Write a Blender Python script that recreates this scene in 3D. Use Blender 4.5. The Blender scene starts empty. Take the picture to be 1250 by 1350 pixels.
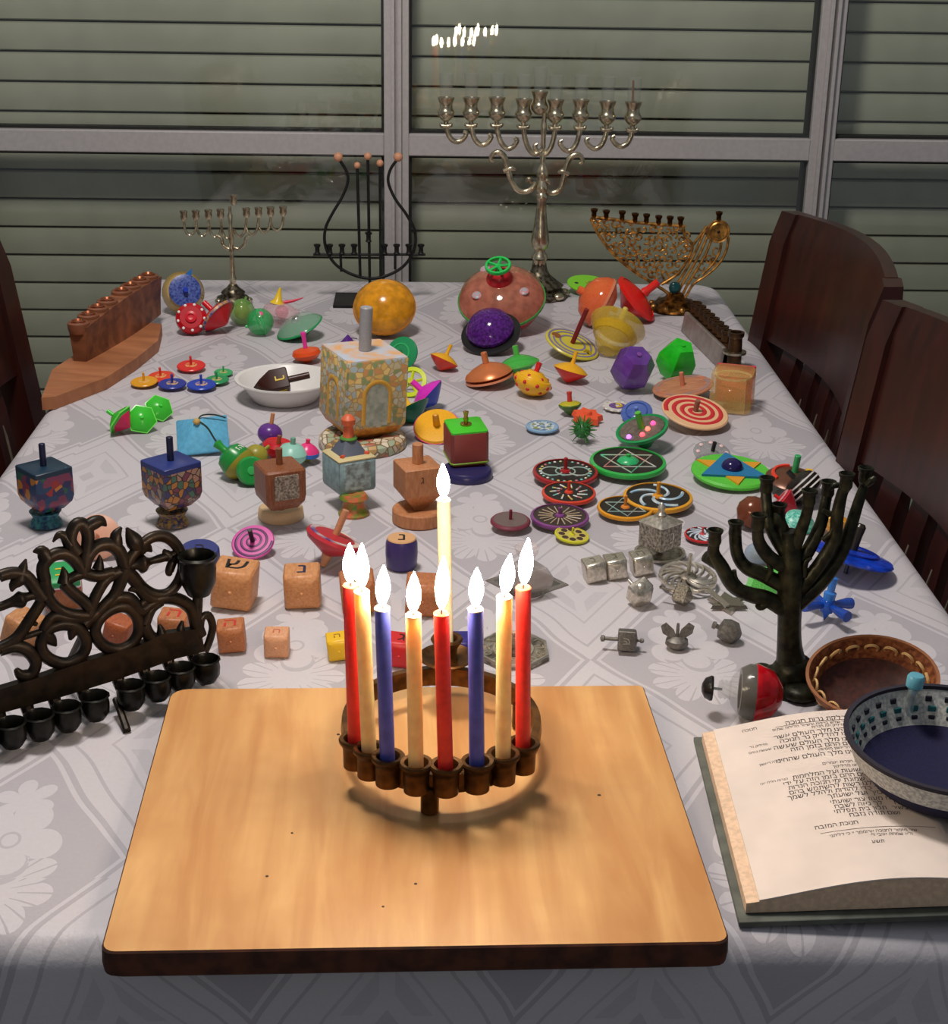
import bpy, math, random
import numpy as np
from mathutils import Matrix, Vector
random.seed(7)
sc = bpy.context.scene
C = sc.collection
PI = math.pi
# ---------------------------------------------------------------- camera
TZ = 0.75                      # table top above the floor
F = 2100.0                     # focal length for a 1250 x 1350 frame
PITCH, YAW, ROLL = 0.37498, -0.0345, 0.01755
CAM = np.array([0.0, 0.0, TZ + 0.6])
_fw = np.array([-math.sin(YAW)*math.cos(PITCH), math.cos(YAW)*math.cos(PITCH), -math.sin(PITCH)])
_rt = np.array([math.cos(YAW), math.sin(YAW), 0.0])
_up = np.cross(_rt, _fw)
RT = math.cos(ROLL)*_rt + math.sin(ROLL)*_up
UP = -math.sin(ROLL)*_rt + math.cos(ROLL)*_up
FW = _fw
cam_d = bpy.data.cameras.new('camera')
cam_d.sensor_fit = 'VERTICAL'; cam_d.sensor_height = 24.0
cam_d.lens = F/1350.0*24.0
cam_d.clip_start = 0.02; cam_d.clip_end = 60
cam = bpy.data.objects.new('camera', cam_d); C.objects.link(cam)
cam.matrix_world = Matrix(((RT[0], UP[0], -FW[0], CAM[0]), (RT[1], UP[1], -FW[1], CAM[1]),
                           (RT[2], UP[2], -FW[2], CAM[2]), (0, 0, 0, 1)))
sc.camera = cam
# ---------------------------------------------------------------- world, lamp, exposure
wd = bpy.data.worlds.new('world'); sc.world = wd; wd.use_nodes = True
wd.node_tree.nodes['Background'].inputs[0].default_value = (0.86, 0.92, 1.0, 1)
wd.node_tree.nodes['Background'].inputs[1].default_value = 0.19
lamp_d = bpy.data.lights.new('ceiling_lamp', 'POINT'); lamp_d.shadow_soft_size = 0.16
lamp_d.energy = 88; lamp_d.color = (1.0, 0.93, 0.87)
lamp = bpy.data.objects.new('ceiling_lamp', lamp_d); C.objects.link(lamp)
lamp.location = (-0.24, 1.30, TZ + 1.65)
sc.view_settings.view_transform = 'Standard'; sc.view_settings.look = 'None'
sc.view_settings.gamma = 1.0; sc.view_settings.use_curve_mapping = False
sc.view_settings.exposure = 0.0
sc.cycles.transparent_max_bounces = 40

# ---------------------------------------------------------------- picking points of the place
def ray(px, py):
    return FW + RT*((px-625)/F) - UP*((py-675)/F)
def T(px, py, z=0.0):                     # point at height z above the table top
    d = ray(px, py); t = (TZ + z - CAM[2])/d[2]
    return CAM + d*t
def V(px, py, Y):                         # point on the upright plane y = Y
    d = ray(px, py); return CAM + d*(Y/d[1])
def onplane(px, py, p0, n):
    d = ray(px, py); n = np.asarray(n, float)
    return CAM + d*(np.dot(np.asarray(p0)-CAM, n)/np.dot(d, n))
def project(P):
    d = np.asarray(P, float) - CAM; z = d @ FW
    return np.stack([625 + F*(d @ RT)/z, 675 - F*(d @ UP)/z], -1)
def ppm(P):                               # pixels per metre at a point
    return F/((np.asarray(P)-CAM) @ FW)

# ---------------------------------------------------------------- materials
def lin(c):
    return tuple(((x/255)/12.92 if x/255 <= .04045 else ((x/255+.055)/1.055)**2.4) for x in c[:3])
_mc = {}
def mat(c, rough=.4, metal=0.0, alpha=1.0, trans=0.0, var=.10, scale=60.0, bump=0.0, spec=.5, coat=0.0, c2=None, emit=0.0, ior=1.45, det=2.0, sss=0.0):
    key = (tuple(c), rough, metal, alpha, trans, var, scale, bump, spec, coat, c2, emit, det, sss)
    if key in _mc: return _mc[key]
    m = bpy.data.materials.new('mat_%02x%02x%02x' % tuple(int(x) for x in c[:3])); m.use_nodes = True
    nt = m.node_tree; b = nt.nodes['Principled BSDF']
    l = lin(c)
    tc = nt.nodes.new('ShaderNodeTexCoord'); nz = nt.nodes.new('ShaderNodeTexNoise')
    nz.inputs['Scale'].default_value = scale; nz.inputs['Detail'].default_value = det
    nt.links.new(tc.outputs['Object'], nz.inputs['Vector'])
    rp = nt.nodes.new('ShaderNodeValToRGB')
    a2 = lin(c2) if c2 else tuple(x*(1-2*var) for x in l)
    a1 = l if c2 else tuple(min(1, x*(1+var)) for x in l)
    rp.color_ramp.elements[0].position = .36; rp.color_ramp.elements[1].position = .64
    rp.color_ramp.elements[0].color = (*a2, 1); rp.color_ramp.elements[1].color = (*a1, 1)
    nt.links.new(nz.outputs[0], rp.inputs[0]); nt.links.new(rp.outputs[0], b.inputs['Base Color'])
    b.inputs['Roughness'].default_value = rough; b.inputs['Metallic'].default_value = metal
    b.inputs['Alpha'].default_value = alpha; b.inputs['Transmission Weight'].default_value = trans
    b.inputs['IOR'].default_value = ior; b.inputs['Specular IOR Level'].default_value = spec
    b.inputs['Coat Weight'].default_value = coat
    if sss: b.inputs['Subsurface Weight'].default_value = sss; b.inputs['Subsurface Radius'].default_value = (1.0, .6, .35); b.inputs['Subsurface Scale'].default_value = .02
    if emit:
        b.inputs['Emission Color'].default_value = (*l, 1); b.inputs['Emission Strength'].default_value = emit
    if bump:
        bp = nt.nodes.new('ShaderNodeBump'); bp.inputs['Strength'].default_value = bump; bp.inputs['Distance'].default_value = .002
        nt.links.new(nz.outputs[0], bp.inputs['Height']); nt.links.new(bp.outputs[0], b.inputs['Normal'])
    _mc[key] = m
    return m
def pl(r, g, b, rough=.28): return mat((r, g, b), rough, var=.05, scale=25)                  # glossy plastic
def clr(r, g, b, a=.55): return mat((r, g, b), .12, alpha=a, var=.05, scale=20)              # thin see-through plastic
def met(r, g, b, rough=.3, var=.2, sc_=90): return mat((r, g, b), rough, metal=1.0, var=var, scale=sc_)
def paint(r, g, b): return mat((r, g, b), .4, var=.10, scale=80)
class NB:                                  # little node-expression builder
    def __init__(s, m): s.nt = m.node_tree
    def node(s, t, **k):
        n = s.nt.nodes.new(t)
        for a, v in k.items(): setattr(n, a, v)
        return n
    def m(s, op, *a):
        n = s.nt.nodes.new('ShaderNodeMath'); n.operation = op
        for i, x in enumerate(a):
            if isinstance(x, (int, float)): n.inputs[i].default_value = x
            else: s.nt.links.new(x, n.inputs[i])
        return n.outputs[0]
    def mix(s, f, a, b):
        n = s.nt.nodes.new('ShaderNodeMix'); n.data_type = 'RGBA'
        for i, x in ((0, f), (6, a), (7, b)):
            if isinstance(x, (int, float)): n.inputs[i].default_value = x
            elif isinstance(x, tuple): n.inputs[i].default_value = (*x, 1)
            else: s.nt.links.new(x, n.inputs[i])
        return n.outputs[2]
    def band(s, x, lo, hi): return s.m('MULTIPLY', s.m('GREATER_THAN', x, lo), s.m('LESS_THAN', x, hi))
def wood(c1, c2, axis=1, scale=9.0, stretch=14.0, rough=.45, knots=.0):
    m = mat(c1, rough, var=.0, scale=11+axis+scale*.01+stretch*.001); m = m.copy()
    nb = NB(m); nt = m.node_tree; b = nt.nodes['Principled BSDF']
    tc = nb.node('ShaderNodeTexCoord'); mp = nb.node('ShaderNodeMapping')
    s = [scale*stretch]*3; s[axis] = scale
    mp.inputs['Scale'].default_value = s
    nt.links.new(tc.outputs['Object'], mp.inputs[0])
    nz = nb.node('ShaderNodeTexNoise'); nz.inputs['Scale'].default_value = 1.0; nz.inputs['Detail'].default_value = 5; nz.inputs['Distortion'].default_value = .6
    nt.links.new(mp.outputs[0], nz.inputs['Vector'])
    rp = nb.node('ShaderNodeValToRGB'); rp.color_ramp.elements[0].position = .3; rp.color_ramp.elements[1].position = .7
    rp.color_ramp.elements[0].color = (*lin(c2), 1); rp.color_ramp.elements[1].color = (*lin(c1), 1)
    nt.links.new(nz.outputs[0], rp.inputs[0])
    n2 = nb.node('ShaderNodeTexNoise'); n2.inputs['Scale'].default_value = 14; n2.inputs['Detail'].default_value = 3
    nt.links.new(tc.outputs['Object'], n2.inputs['Vector'])
    f = nb.m('MULTIPLY', nb.m('SMOOTH_MAX', nb.m('SUBTRACT', n2.outputs[0], .45), 0.0, .05), knots)
    col = nb.mix(f, rp.outputs[0], lin(c2))
    nt.links.new(col, b.inputs['Base Color'])
    return m
def mosaic(cols, scale=160.0, rough=.35, lines=None):              # small painted picture: cells of flat colours
    m = bpy.data.materials.new('painted_picture'); m.use_nodes = True
    nb = NB(m); nt = m.node_tree; b = nt.nodes['Principled BSDF']; b.inputs['Roughness'].default_value = rough
    tc = nb.node('ShaderNodeTexCoord'); vo = nb.node('ShaderNodeTexVoronoi'); vo.inputs['Scale'].default_value = scale
    nt.links.new(tc.outputs['Object'], vo.inputs['Vector'])
    sp = nb.node('ShaderNodeSeparateColor'); nt.links.new(vo.outputs['Color'], sp.inputs[0])
    rp = nb.node('ShaderNodeValToRGB'); rp.color_ramp.interpolation = 'CONSTANT'
    for i, c in enumerate(cols):
        e = rp.color_ramp.elements[i] if i < 2 else rp.color_ramp.elements.new(i/len(cols))
        e.position = i/len(cols); e.color = (*lin(c), 1)
    nt.links.new(sp.outputs[0], rp.inputs[0])
    out = rp.outputs[0]
    if lines:
        v2 = nb.node('ShaderNodeTexVoronoi', feature='DISTANCE_TO_EDGE'); v2.inputs['Scale'].default_value = scale
        nt.links.new(tc.outputs['Object'], v2.inputs['Vector'])
        out = nb.mix(nb.m('LESS_THAN', v2.outputs[0], .07), out, lin(lines))
    nt.links.new(out, b.inputs['Base Color'])
    return m

# ---------------------------------------------------------------- shapes: each returns (vertices, faces)
def lathe(prof, n=28, shut=False):
    v, f, idx = [], [], []
    for r, z in prof:
        if r < 1e-6: idx.append([len(v)]*n); v.append((0, 0, z))
        else:
            idx.append([len(v)+i for i in range(n)])
            v += [(r*math.cos(2*PI*i/n), r*math.sin(2*PI*i/n), z) for i in range(n)]
    for a, b in zip(idx, idx[1:]):
        for i in range(n):
            j = (i+1) % n
            q = [a[i], a[j], b[j], b[i]]; q = list(dict.fromkeys(q))
            if len(q) > 2: f.append(q)
    if len(set(idx[0])) > 1 and not shut: f.append(idx[0][::-1])
    if len(set(idx[-1])) > 1 and not shut: f.append(idx[-1])
    return v, f
def ball(r, z=0, n=20, sz=1.0):
    return lathe([(r*math.sin(PI*i/10), z - r*sz*math.cos(PI*i/10)) for i in range(11)], n)
def cyl(r, z0, z1, n=18, bev=.12):
    b = min(r, abs(z1-z0))*bev
    return lathe([(r-b, z0), (r, z0+b), (r, z1-b), (r-b, z1)], n)
def box(sx, sy, sz, z0=0.0, bev=.06):
    b = min(sx, sy, sz)*bev
    v, f = [], []
    for z, i in ((z0, b), (z0+b, 0), (z0+sz-b, 0), (z0+sz, b)):
        x, y = sx/2-i, sy/2-i; k = b if i == 0 else b*.4
        v += [(x-k, -y, z), (x, -y+k, z), (x, y-k, z), (x-k, y, z), (-x+k, y, z), (-x, y-k, z), (-x, -y+k, z), (-x+k, -y, z)]
    for r in range(3):
        for i in range(8): f.append([r*8+i, r*8+(i+1) % 8, r*8+8+(i+1) % 8, r*8+8+i])
    f.append(list(range(7, -1, -1))); f.append(list(range(24, 32)))
    return v, f
def prism(poly, z0, z1, top=1.0):
    n = len(poly)
    v = [(x, y, z0) for x, y in poly] + [(x*top, y*top, z1) for x, y in poly]
    f = [[i, (i+1) % n, n+(i+1) % n, n+i] for i in range(n)] + [list(range(n-1, -1, -1)), list(range(n, 2*n))]
    return v, f
def ngon(n, r, ph=0.0): return [(r*math.cos(2*PI*i/n+ph), r*math.sin(2*PI*i/n+ph)) for i in range(n)]
def smooth(pts, k=5, closed=False):
    P = [np.asarray(p, float) for p in pts]; n = len(P)
    if n < 3: return P
    out = []
    rng = range(n) if closed else range(n-1)
    for i in rng:
        a = P[(i-1) % n] if closed or i > 0 else P[0]; b = P[i]; c = P[(i+1) % n]
        d = P[(i+2) % n] if closed or i+2 < n else P[-1]
        for s in range(k):
            t = s/k
            out.append(.5*((2*b)+(c-a)*t+(2*a-5*b+4*c-d)*t*t+(3*b-a-3*c+d)*t**3))
    if not closed: out.append(P[-1])
    return out
def tube(pts, rad, n=8, k=5, closed=False, flat=None, cap=True):
    """pts 3D, rad number or list; flat = (normal, factor): section squashed along that normal"""
    rl = rad if isinstance(rad, (list, tuple)) else [rad]*len(pts)
    S = smooth([np.append(np.asarray(p, float), r) for p, r in zip(pts, rl)], k, closed)
    P = [s[:3] for s in S]; R = [max(s[3], 1e-5) for s in S]; m = len(P)
    v, f = [], []
    up = np.array([0.13, 0.21, 0.97])
    if flat is not None: up = np.asarray(flat[0], float); up = up/np.linalg.norm(up)
    for i in range(m):
        t = P[(i+1) % m]-P[i-1] if closed else P[min(i+1, m-1)]-P[max(i-1, 0)]
        t = t/(np.linalg.norm(t)+1e-12)
        a = np.cross(t, up)
        if np.linalg.norm(a) < .05: a = np.cross(t, np.array([1.0, 0.1, 0]))
        a /= np.linalg.norm(a); b = np.cross(a, t)
        if flat is not None: b = b*flat[1]
        else: up = b/np.linalg.norm(b)
        for j in range(n):
            w = 2*PI*j/n; v.append(tuple(P[i]+R[i]*(math.cos(w)*a+math.sin(w)*b)))
    for i in range(m if closed else m-1):
        for j in range(n):
            f.append([i*n+j, i*n+(j+1) % n, ((i+1) % m)*n+(j+1) % n, ((i+1) % m)*n+j])
    if cap and not closed: f.append(list(range(n-1, -1, -1))); f.append([(m-1)*n+j for j in range(n)])
    return v, f
def join(*ms):
    v, f = [], []
    for a, b in ms:
        o = len(v); v += list(a); f += [[i+o for i in q] for q in b]
    return v, f
def move(m, d=(0, 0, 0), rx=0, ry=0, rz=0, s=1.0):
    M = Matrix.Rotation(rz, 3, 'Z') @ Matrix.Rotation(ry, 3, 'Y') @ Matrix.Rotation(rx, 3, 'X')
    S = s if isinstance(s, (tuple, list)) else (s, s, s)
    return [tuple(M @ Vector((x*S[0], y*S[1], z*S[2])) + Vector(d)) for x, y, z in m[0]], m[1]
_gl = {}
def glyph(ch):
    if ch in _gl: return _gl[ch]
    def bars(*r):
        v, f = [], []
        for x0, y0, x1, y1 in r:
            o = len(v); v += [(x0, y0, 0), (x1, y0, 0), (x1, y1, 0), (x0, y1, 0)]; f.append([o, o+1, o+2, o+3])
        return v, f
    if ch == 'ד': g = bars((.03, .51, .50, .59), (.33, 0, .42, .51))
    elif ch == 'ת': g = bars((.07, .51, .52, .59), (.45, 0, .54, .52), (.12, .08, .21, .51), (.02, 0, .19, .08))
    elif ch == 'ף': g = bars((.07, .51, .45, .59), (.38, -.2, .47, .51), (.07, .28, .15, .51), (.15, .28, .25, .35))
    else:
        c = bpy.data.curves.new('t', 'FONT'); c.body = ch; c.size = 1.0; c.resolution_u = 2
        o = bpy.data.objects.new('t', c); C.objects.link(o)
        me = bpy.data.meshes.new_from_object(o.evaluated_get(bpy.context.evaluated_depsgraph_get()))
        g = [tuple(q.co) for q in me.vertices], [list(p.vertices) for p in me.polygons]
        bpy.data.objects.remove(o); bpy.data.curves.remove(c); bpy.data.meshes.remove(me)
    x0 = min(p[0] for p in g[0])
    g = [(x-x0, y, 0) for x, y, z in g[0]], g[1]
    _gl[ch] = (g, max(p[0] for p in g[0]))
    return _gl[ch]
def text(s, size, th=0.0, heb=True):
    v, f, x = [], [], 0.0
    for ch in (s[::-1] if heb else s):
        if ch == ' ': x += .26; continue
        g, w = glyph(ch); o = len(v)
        v += [(p[0]+x, p[1]-.3, 0) for p in g[0]]; f += [[i+o for i in q] for q in g[1]]; x += w+.11
    v = [((p[0]-x/2+.055)*size, p[1]*size, 0) for p in v]
    if th:                                   # give the letters thickness
        n = len(v); edges = {}
        for q in f:
            for i in range(len(q)):
                e = (q[i], q[(i+1) % len(q)]); edges[e] = 1
        side = [[a_, b_, b_+n, a_+n] for (a_, b_) in edges if (b_, a_) not in edges]
        v = [(x_, y_, -th) for x_, y_, z_ in v] + [(x_, y_, th) for x_, y_, z_ in v]
        f = [[i+n for i in q] for q in f] + side + [q[::-1] for q in f]
    return v, f
# ---------------------------------------------------------------- objects
def obj(name, vf, m, parent=None, sharp=38, kind=None):
    me = bpy.data.meshes.new(name); me.from_pydata([tuple(map(float, p)) for p in vf[0]], [], vf[1]); me.update()
    for mm in (m if isinstance(m, (list, tuple)) else [m]): me.materials.append(mm)
    me.shade_smooth(); me.set_sharp_from_angle(angle=math.radians(sharp))
    o = bpy.data.objects.new(name, me); C.objects.link(o)
    if parent: o.parent = parent
    if kind: o['kind'] = kind
    return o
def tag(o, label, cat, group=None):
    o['label'] = label; o['category'] = cat
    if group: o['group'] = group
    return o
def thing(name, label, cat, loc=(0, 0, 0), rz=0.0, group=None):
    o = bpy.data.objects.new(name, None); C.objects.link(o); o.location = loc; o.rotation_euler = (0, 0, rz)
    o.empty_display_size = .02
    return tag(o, label, cat, group)
def local(pts, org): return [tuple(np.asarray(p)-np.asarray(org)) for p in pts]
def tree_meshes(o):
    r = [o] if o.type == 'MESH' else []
    for c in o.children: r += tree_meshes(c)
    return r
def fit(t, bx, lean=0.0, az=0.0, spin=0.0, z=0.0, by='a', keep=False):
    """scale, turn and set a thing on the table so it fills the spot bx = (x0, y0, x1, y1) of the frame"""
    R = (Matrix.Rotation(math.radians(az), 4, 'Z') @ Matrix.Rotation(math.radians(lean), 4, 'Y')
         @ Matrix.Rotation(math.radians(-az), 4, 'Z') @ Matrix.Rotation(math.radians(spin), 4, 'Z'))
    vs = []
    def rec(o, M):
        if o is not t: M = M @ o.matrix_basis
        if o.type == 'MESH':
            for q in o.data.vertices: vs.append(M @ q.co)
        for c in o.children: rec(c, M)
    rec(t, Matrix.Identity(4))
    A = np.array([tuple(R @ q) for q in vs])
    A0 = A.copy(); lo = A[:, 2].min()
    cx, cy, w, h = (bx[0]+bx[2])/2, (bx[1]+bx[3])/2, bx[2]-bx[0], bx[3]-bx[1]
    s = 1.0 if keep else w/ppm(T(cx, bx[3]))/(np.ptp(A[:, 0])+1e-9)
    base = T(cx, cy, z)[:2]
    for _ in range(12):
        P = A*s + np.array([base[0], base[1], TZ + z - lo*s])
        q = project(P); q0, q1 = q.min(0), q.max(0)
        if not keep:
            kw, kh = w/(q1[0]-q0[0]), h/(q1[1]-q0[1])
            s *= {'w': kw, 'h': kh, 'a': math.sqrt(kw*kh)}[by]
        c = (q0+q1)/2; e = np.array([cx, cy])-c
        a, b = T(c[0], c[1], z), T(c[0]+e[0], c[1]+e[1], z)
        base = base + (b-a)[:2]
    t.location = (base[0], base[1], TZ + z - lo*s + 0.0003)
    t.rotation_euler = R.to_euler(); t.scale = (s, s, s)
    return t
def build(name, label, cat, bx, parts, group=None, **k):
    """parts: (name, shape, material[, [sub-parts]])"""
    t = thing(name, label, cat, group=group)
    for p in parts:
        o = obj(p[0], p[1], p[2], t)
        for q in (p[3] if len(p) > 3 else ()): obj(q[0], q[1], q[2], o)
    return fit(t, bx, **k)
# ================================================================ THE SETTING
floor_m = mat((120, 112, 104), .5, var=.08, scale=6)
fl = obj('floor', box(6, 7, .05, -.05, .01), floor_m, kind='structure'); fl.location = (0, 2.2, 0)
alu = mat((186, 181, 180), .45, metal=.25, var=.03, scale=120)
slat_m = mat((172, 174, 156), .42, var=.05, scale=9)
dark_m = mat((26, 27, 24), .6)
WY = 2.80; SY = 2.885
wz = lambda py: V(545, py, WY)[2]
zt0, zt1 = wz(204), wz(175)                           # transom
xm = [V(0, 175, WY)[0]-.03, V(523, 175, WY)[0], V(1082, 185, WY)[0]]
xm = [xm[0], xm[1], xm[2], xm[2]+(xm[2]-xm[1])]
xm[0] = xm[1]-(xm[2]-xm[1])-.005
slat_pitch = .0512
zs0 = V(545, 75, SY)[2]
k0 = int((zs0-.06)/slat_pitch)
def pane_material():
    m = bpy.data.materials.new('window_glass'); m.use_nodes = True; nt = m.node_tree
    for n in list(nt.nodes): nt.nodes.remove(n)
    o = nt.nodes.new('ShaderNodeOutputMaterial'); mx = nt.nodes.new('ShaderNodeMixShader'); tr = nt.nodes.new('ShaderNodeBsdfTransparent')
    gl = nt.nodes.new('ShaderNodeBsdfGlossy'); gl.inputs['Roughness'].default_value = .012
    fr = nt.nodes.new('ShaderNodeFresnel')
    ge = nt.nodes.new('ShaderNodeNewGeometry'); mm = nt.nodes.new('ShaderNodeMath'); mm.operation = 'MULTIPLY_ADD'     # thin pane: both faces see glass from outside
    mm.inputs[1].default_value = 1/1.45-1.45; mm.inputs[2].default_value = 1.45
    nt.links.new(ge.outputs['Backfacing'], mm.inputs[0]); nt.links.new(mm.outputs[0], fr.inputs[0])
    tr.inputs[0].default_value = (.985, .99, .985, 1)
    nt.links.new(fr.outputs[0], mx.inputs[0]); nt.links.new(tr.outputs[0], mx.inputs[1]); nt.links.new(gl.outputs[0], mx.inputs[2])
    nt.links.new(mx.outputs[0], o.inputs[0])
    return m
glass_m = pane_material()
def slat_shape(w):
    h = slat_pitch; v, f = [], []
    prof = [(0.006, .0012), (0.0, .0035), (-.0016, .016), (-.002, .026), (-.0016, .037), (0.0, .047), (.005, .0494), (.012, .0494), (.012, .0012)]
    for x in (-w/2, w/2): v += [(x, a, b) for a, b in prof]
    n = len(prof)
    for i in range(n): f.append([i, (i+1) % n, n+(i+1) % n, n+i])
    f += [list(range(n)), list(range(2*n-1, n-1, -1))]
    return v, f
for wi in range(3):
    xa, xb = xm[wi], xm[wi+1]; w = xb-xa; xc = (xa+xb)/2
    win = bpy.data.objects.new('window_%d' % (wi+1), None); C.objects.link(win); win['kind'] = 'structure'; win.location = (xc, WY, 0)
    top = 2.15; st = .0105
    for s, wd_ in ((-1, st), (1, st)):                                     # stiles
        o = obj('stile', box(wd_*2.05, .035, top, 0, .06), alu, win); o.location = (s*(w/2-wd_), 0, 0)
        o = obj('stile_bead', box(.006, .012, top-.02, .01, .1), alu, win); o.location = (s*(w/2-wd_*.55), -.022, 0)
    for za, zb in ((.0, .07), (zt0, zt1), (top-.07, top)):
        o = obj('rail', box(w-4*st, .036, zb-za, za, .05), alu, win)
    for za, zb in ((.07, zt0), (zt1, top-.07)):
        p = obj('pane', box(w-4*st, .004, zb-za, za, .02), glass_m, win); p.location = (0, .0, 0)
        p.rotation_euler = (0, 0, -.019)
        p = obj('pane', box(w-4*st, .004, zb-za, -(zb-za)/2, .02), glass_m, win); p.location = (0, .016, (za+zb)/2)
        p.rotation_euler = (.0065, 0, -.036)
        for s in (-1, 1):
            g = obj('gasket', box(.005, .03, zb-za, za, .1), dark_m, win); g.location = (s*(w/2-2*st-.0025), .012, 0)
        g = obj('gasket', box(w-4*st, .02, .005, za, .1), dark_m, win); g.location = (0, .008, 0)
        g = obj('gasket', box(w-4*st, .02, .005, zb-.005, .1), dark_m, win); g.location = (0, .008, 0)
    sm = None
    for k in range(-k0, 26):
        z = zs0 + k*slat_pitch
        if sm is None:
            o = obj('slat', slat_shape(w-.004), slat_m, win); sm = o.data
        else:
            o = bpy.data.objects.new('slat', sm); C.objects.link(o); o.parent = win
        o.location = (0, SY-WY+.004, z)
    b = obj('shutter_backing', box(w, .01, top, 0, .02), dark_m, win); b.location = (0, SY-WY+.03, 0)
wl = obj('wall_back', join(move(box(1.6, .2, 2.7), (xm[0]-.8, WY+.06, 0)), move(box(1.6, .2, 2.7), (xm[3]+.8, WY+.06, 0)),
                           move(box(xm[3]-xm[0], .2, .55), ((xm[0]+xm[3])/2, WY+.06, 2.15))), mat((196, 192, 186), .7), kind='structure')
# ---------------------------------------------------------------- table and cloth
XL, XR, YF, YB = -.4647, .4813, .8036, 2.5589
tb = thing('dining_table', 'long dining table under the white tablecloth', 'table', ((XL+XR)/2, (YF+YB)/2, 0))
twood = wood((88, 44, 30), (48, 22, 16), 1)
o = obj('tabletop', box(XR-XL-.02, YB-YF-.02, .035, TZ-.042, .1), twood, tb)
for sx in (-1, 1):
    for sy in (-1, 1):
        o = obj('leg', lathe([(.03, 0), (.035, .02), (.038, .4), (.042, TZ-.042)], 16), twood, tb); o.location = (sx*((XR-XL)/2-.07), sy*((YB-YF)/2-.08), 0)
def cloth_material():
    m = bpy.data.materials.new('damask'); m.use_nodes = True; nb = NB(m); nt = m.node_tree; b = nt.nodes['Principled BSDF']
    tc = nb.node('ShaderNodeTexCoord'); sp = nb.node('ShaderNodeSeparateXYZ')
    uv = nb.node('ShaderNodeUVMap'); uv.uv_map = 'cloth'
    wp = nb.node('ShaderNodeTexNoise'); wp.inputs['Scale'].default_value = 7; wp.inputs['Detail'].default_value = 1
    nt.links.new(uv.outputs[0], wp.inputs['Vector'])
    nt.links.new(uv.outputs[0], sp.inputs[0])
    wob = nb.m('MULTIPLY', nb.m('SUBTRACT', wp.outputs[0], .5), .022)
    PX, PY = .17, .294
    u = nb.m('DIVIDE', nb.m('ADD', nb.m('SUBTRACT', sp.outputs[0], -.365), wob), PX)
    v = nb.m('DIVIDE', nb.m('ADD', nb.m('SUBTRACT', sp.outputs[1], 1.772), wob), PY)
    s, t = nb.m('ADD', u, v), nb.m('SUBTRACT', u, v)
    fs, ft = nb.m('FRACT', s), nb.m('FRACT', t)
    par = nb.m('ABSOLUTE', nb.m('MODULO', nb.m('ADD', nb.m('FLOOR', s), nb.m('FLOOR', t)), 2.0))       # 1 = light diamond
    a, c = nb.m('SUBTRACT', fs, .5), nb.m('SUBTRACT', ft, .5)
    d = nb.m('MULTIPLY', nb.m('MAXIMUM', nb.m('ABSOLUTE', a), nb.m('ABSOLUTE', c)), 2.0)
    # local metres inside a diamond
    lu = nb.m('MULTIPLY', nb.m('MULTIPLY', nb.m('ADD', a, c), .5), PX)
    lv = nb.m('MULTIPLY', nb.m('MULTIPLY', nb.m('SUBTRACT', a, c), .5), PY)
    def petals(cx, cy, R, n, ph, k, sq=1.0):
        x, y = nb.m('SUBTRACT', lu, cx), nb.m('MULTIPLY', nb.m('SUBTRACT', lv, cy), sq)
        r = nb.m('SQRT', nb.m('ADD', nb.m('MULTIPLY', x, x), nb.m('MULTIPLY', y, y)))
        th = nb.m('ARCTAN2', y, x)
        lob = nb.m('POWER', nb.m('ABSOLUTE', nb.m('COSINE', nb.m('ADD', nb.m('MULTIPLY', th, n), ph))), .6)
        lim = nb.m('MULTIPLY', nb.m('ADD', nb.m('MULTIPLY', lob, k), 1-k), R)
        return nb.m('DIVIDE', r, lim), th, r
    q1, th1, r1 = petals(0, .024, .036, 2.5, .4, .42, .72)
    q2, th2, r2 = petals(0, -.034, .043, 4.5, .2, .35, .85)
    q3, th3, r3 = petals(.0, .074, .022, 3.0, 1.0, .6, .8)
    fl1 = nb.m('LESS_THAN', q1, 1.0); fl2 = nb.m('LESS_THAN', q2, 1.0); fl3 = nb.m('LESS_THAN', q3, 1.0)
    eye = nb.band(r1, .0055, .0075)
    vein2 = nb.m('LESS_THAN', nb.m('ABSOLUTE', nb.m('SINE', nb.m('MULTIPLY', th2, 11.0))), .22)
    vein2 = nb.m('MULTIPLY', vein2, nb.m('GREATER_THAN', q2, .45))
    flower = nb.m('MAXIMUM', fl1, nb.m('MAXIMUM', nb.m('MULTIPLY', fl2, nb.m('SUBTRACT', 1.0, vein2)), fl3))
    edge1 = nb.band(q1, .86, 1.0)
    flower = nb.m('MULTIPLY', flower, nb.m('SUBTRACT', 1.0, nb.m('MULTIPLY', nb.m('MAXIMUM', eye, nb.m('MULTIPLY', edge1, fl2)), .8)))
    # light diamond: outline pairs and a broken inner diamond
    lt = nb.m('SUBTRACT', 1.0, nb.m('MULTIPLY', nb.band(d, .80, .835), .9))
    lt = nb.m('MULTIPLY', lt, nb.m('SUBTRACT', 1.0, nb.m('MULTIPLY', nb.band(d, .50, .53), .7)))
    arms = nb.m('MULTIPLY', nb.band(d, .26, .42), nb.m('GREATER_THAN', nb.m('ABSOLUTE', nb.m('SUBTRACT', nb.m('ABSOLUTE', a), nb.m('ABSOLUTE', c))), .06))
    lt = nb.m('MULTIPLY', lt, nb.m('SUBTRACT', 1.0, nb.m('MULTIPLY', arms, .45)))
    lt = nb.m('MULTIPLY', lt, nb.m('SUBTRACT', 1.0, nb.m('MULTIPLY', nb.m('LESS_THAN', d, .10), .7)))
    # grey diamond: white rim line
    gr = nb.m('MAXIMUM', flower, nb.band(d, .90, .945))
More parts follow.
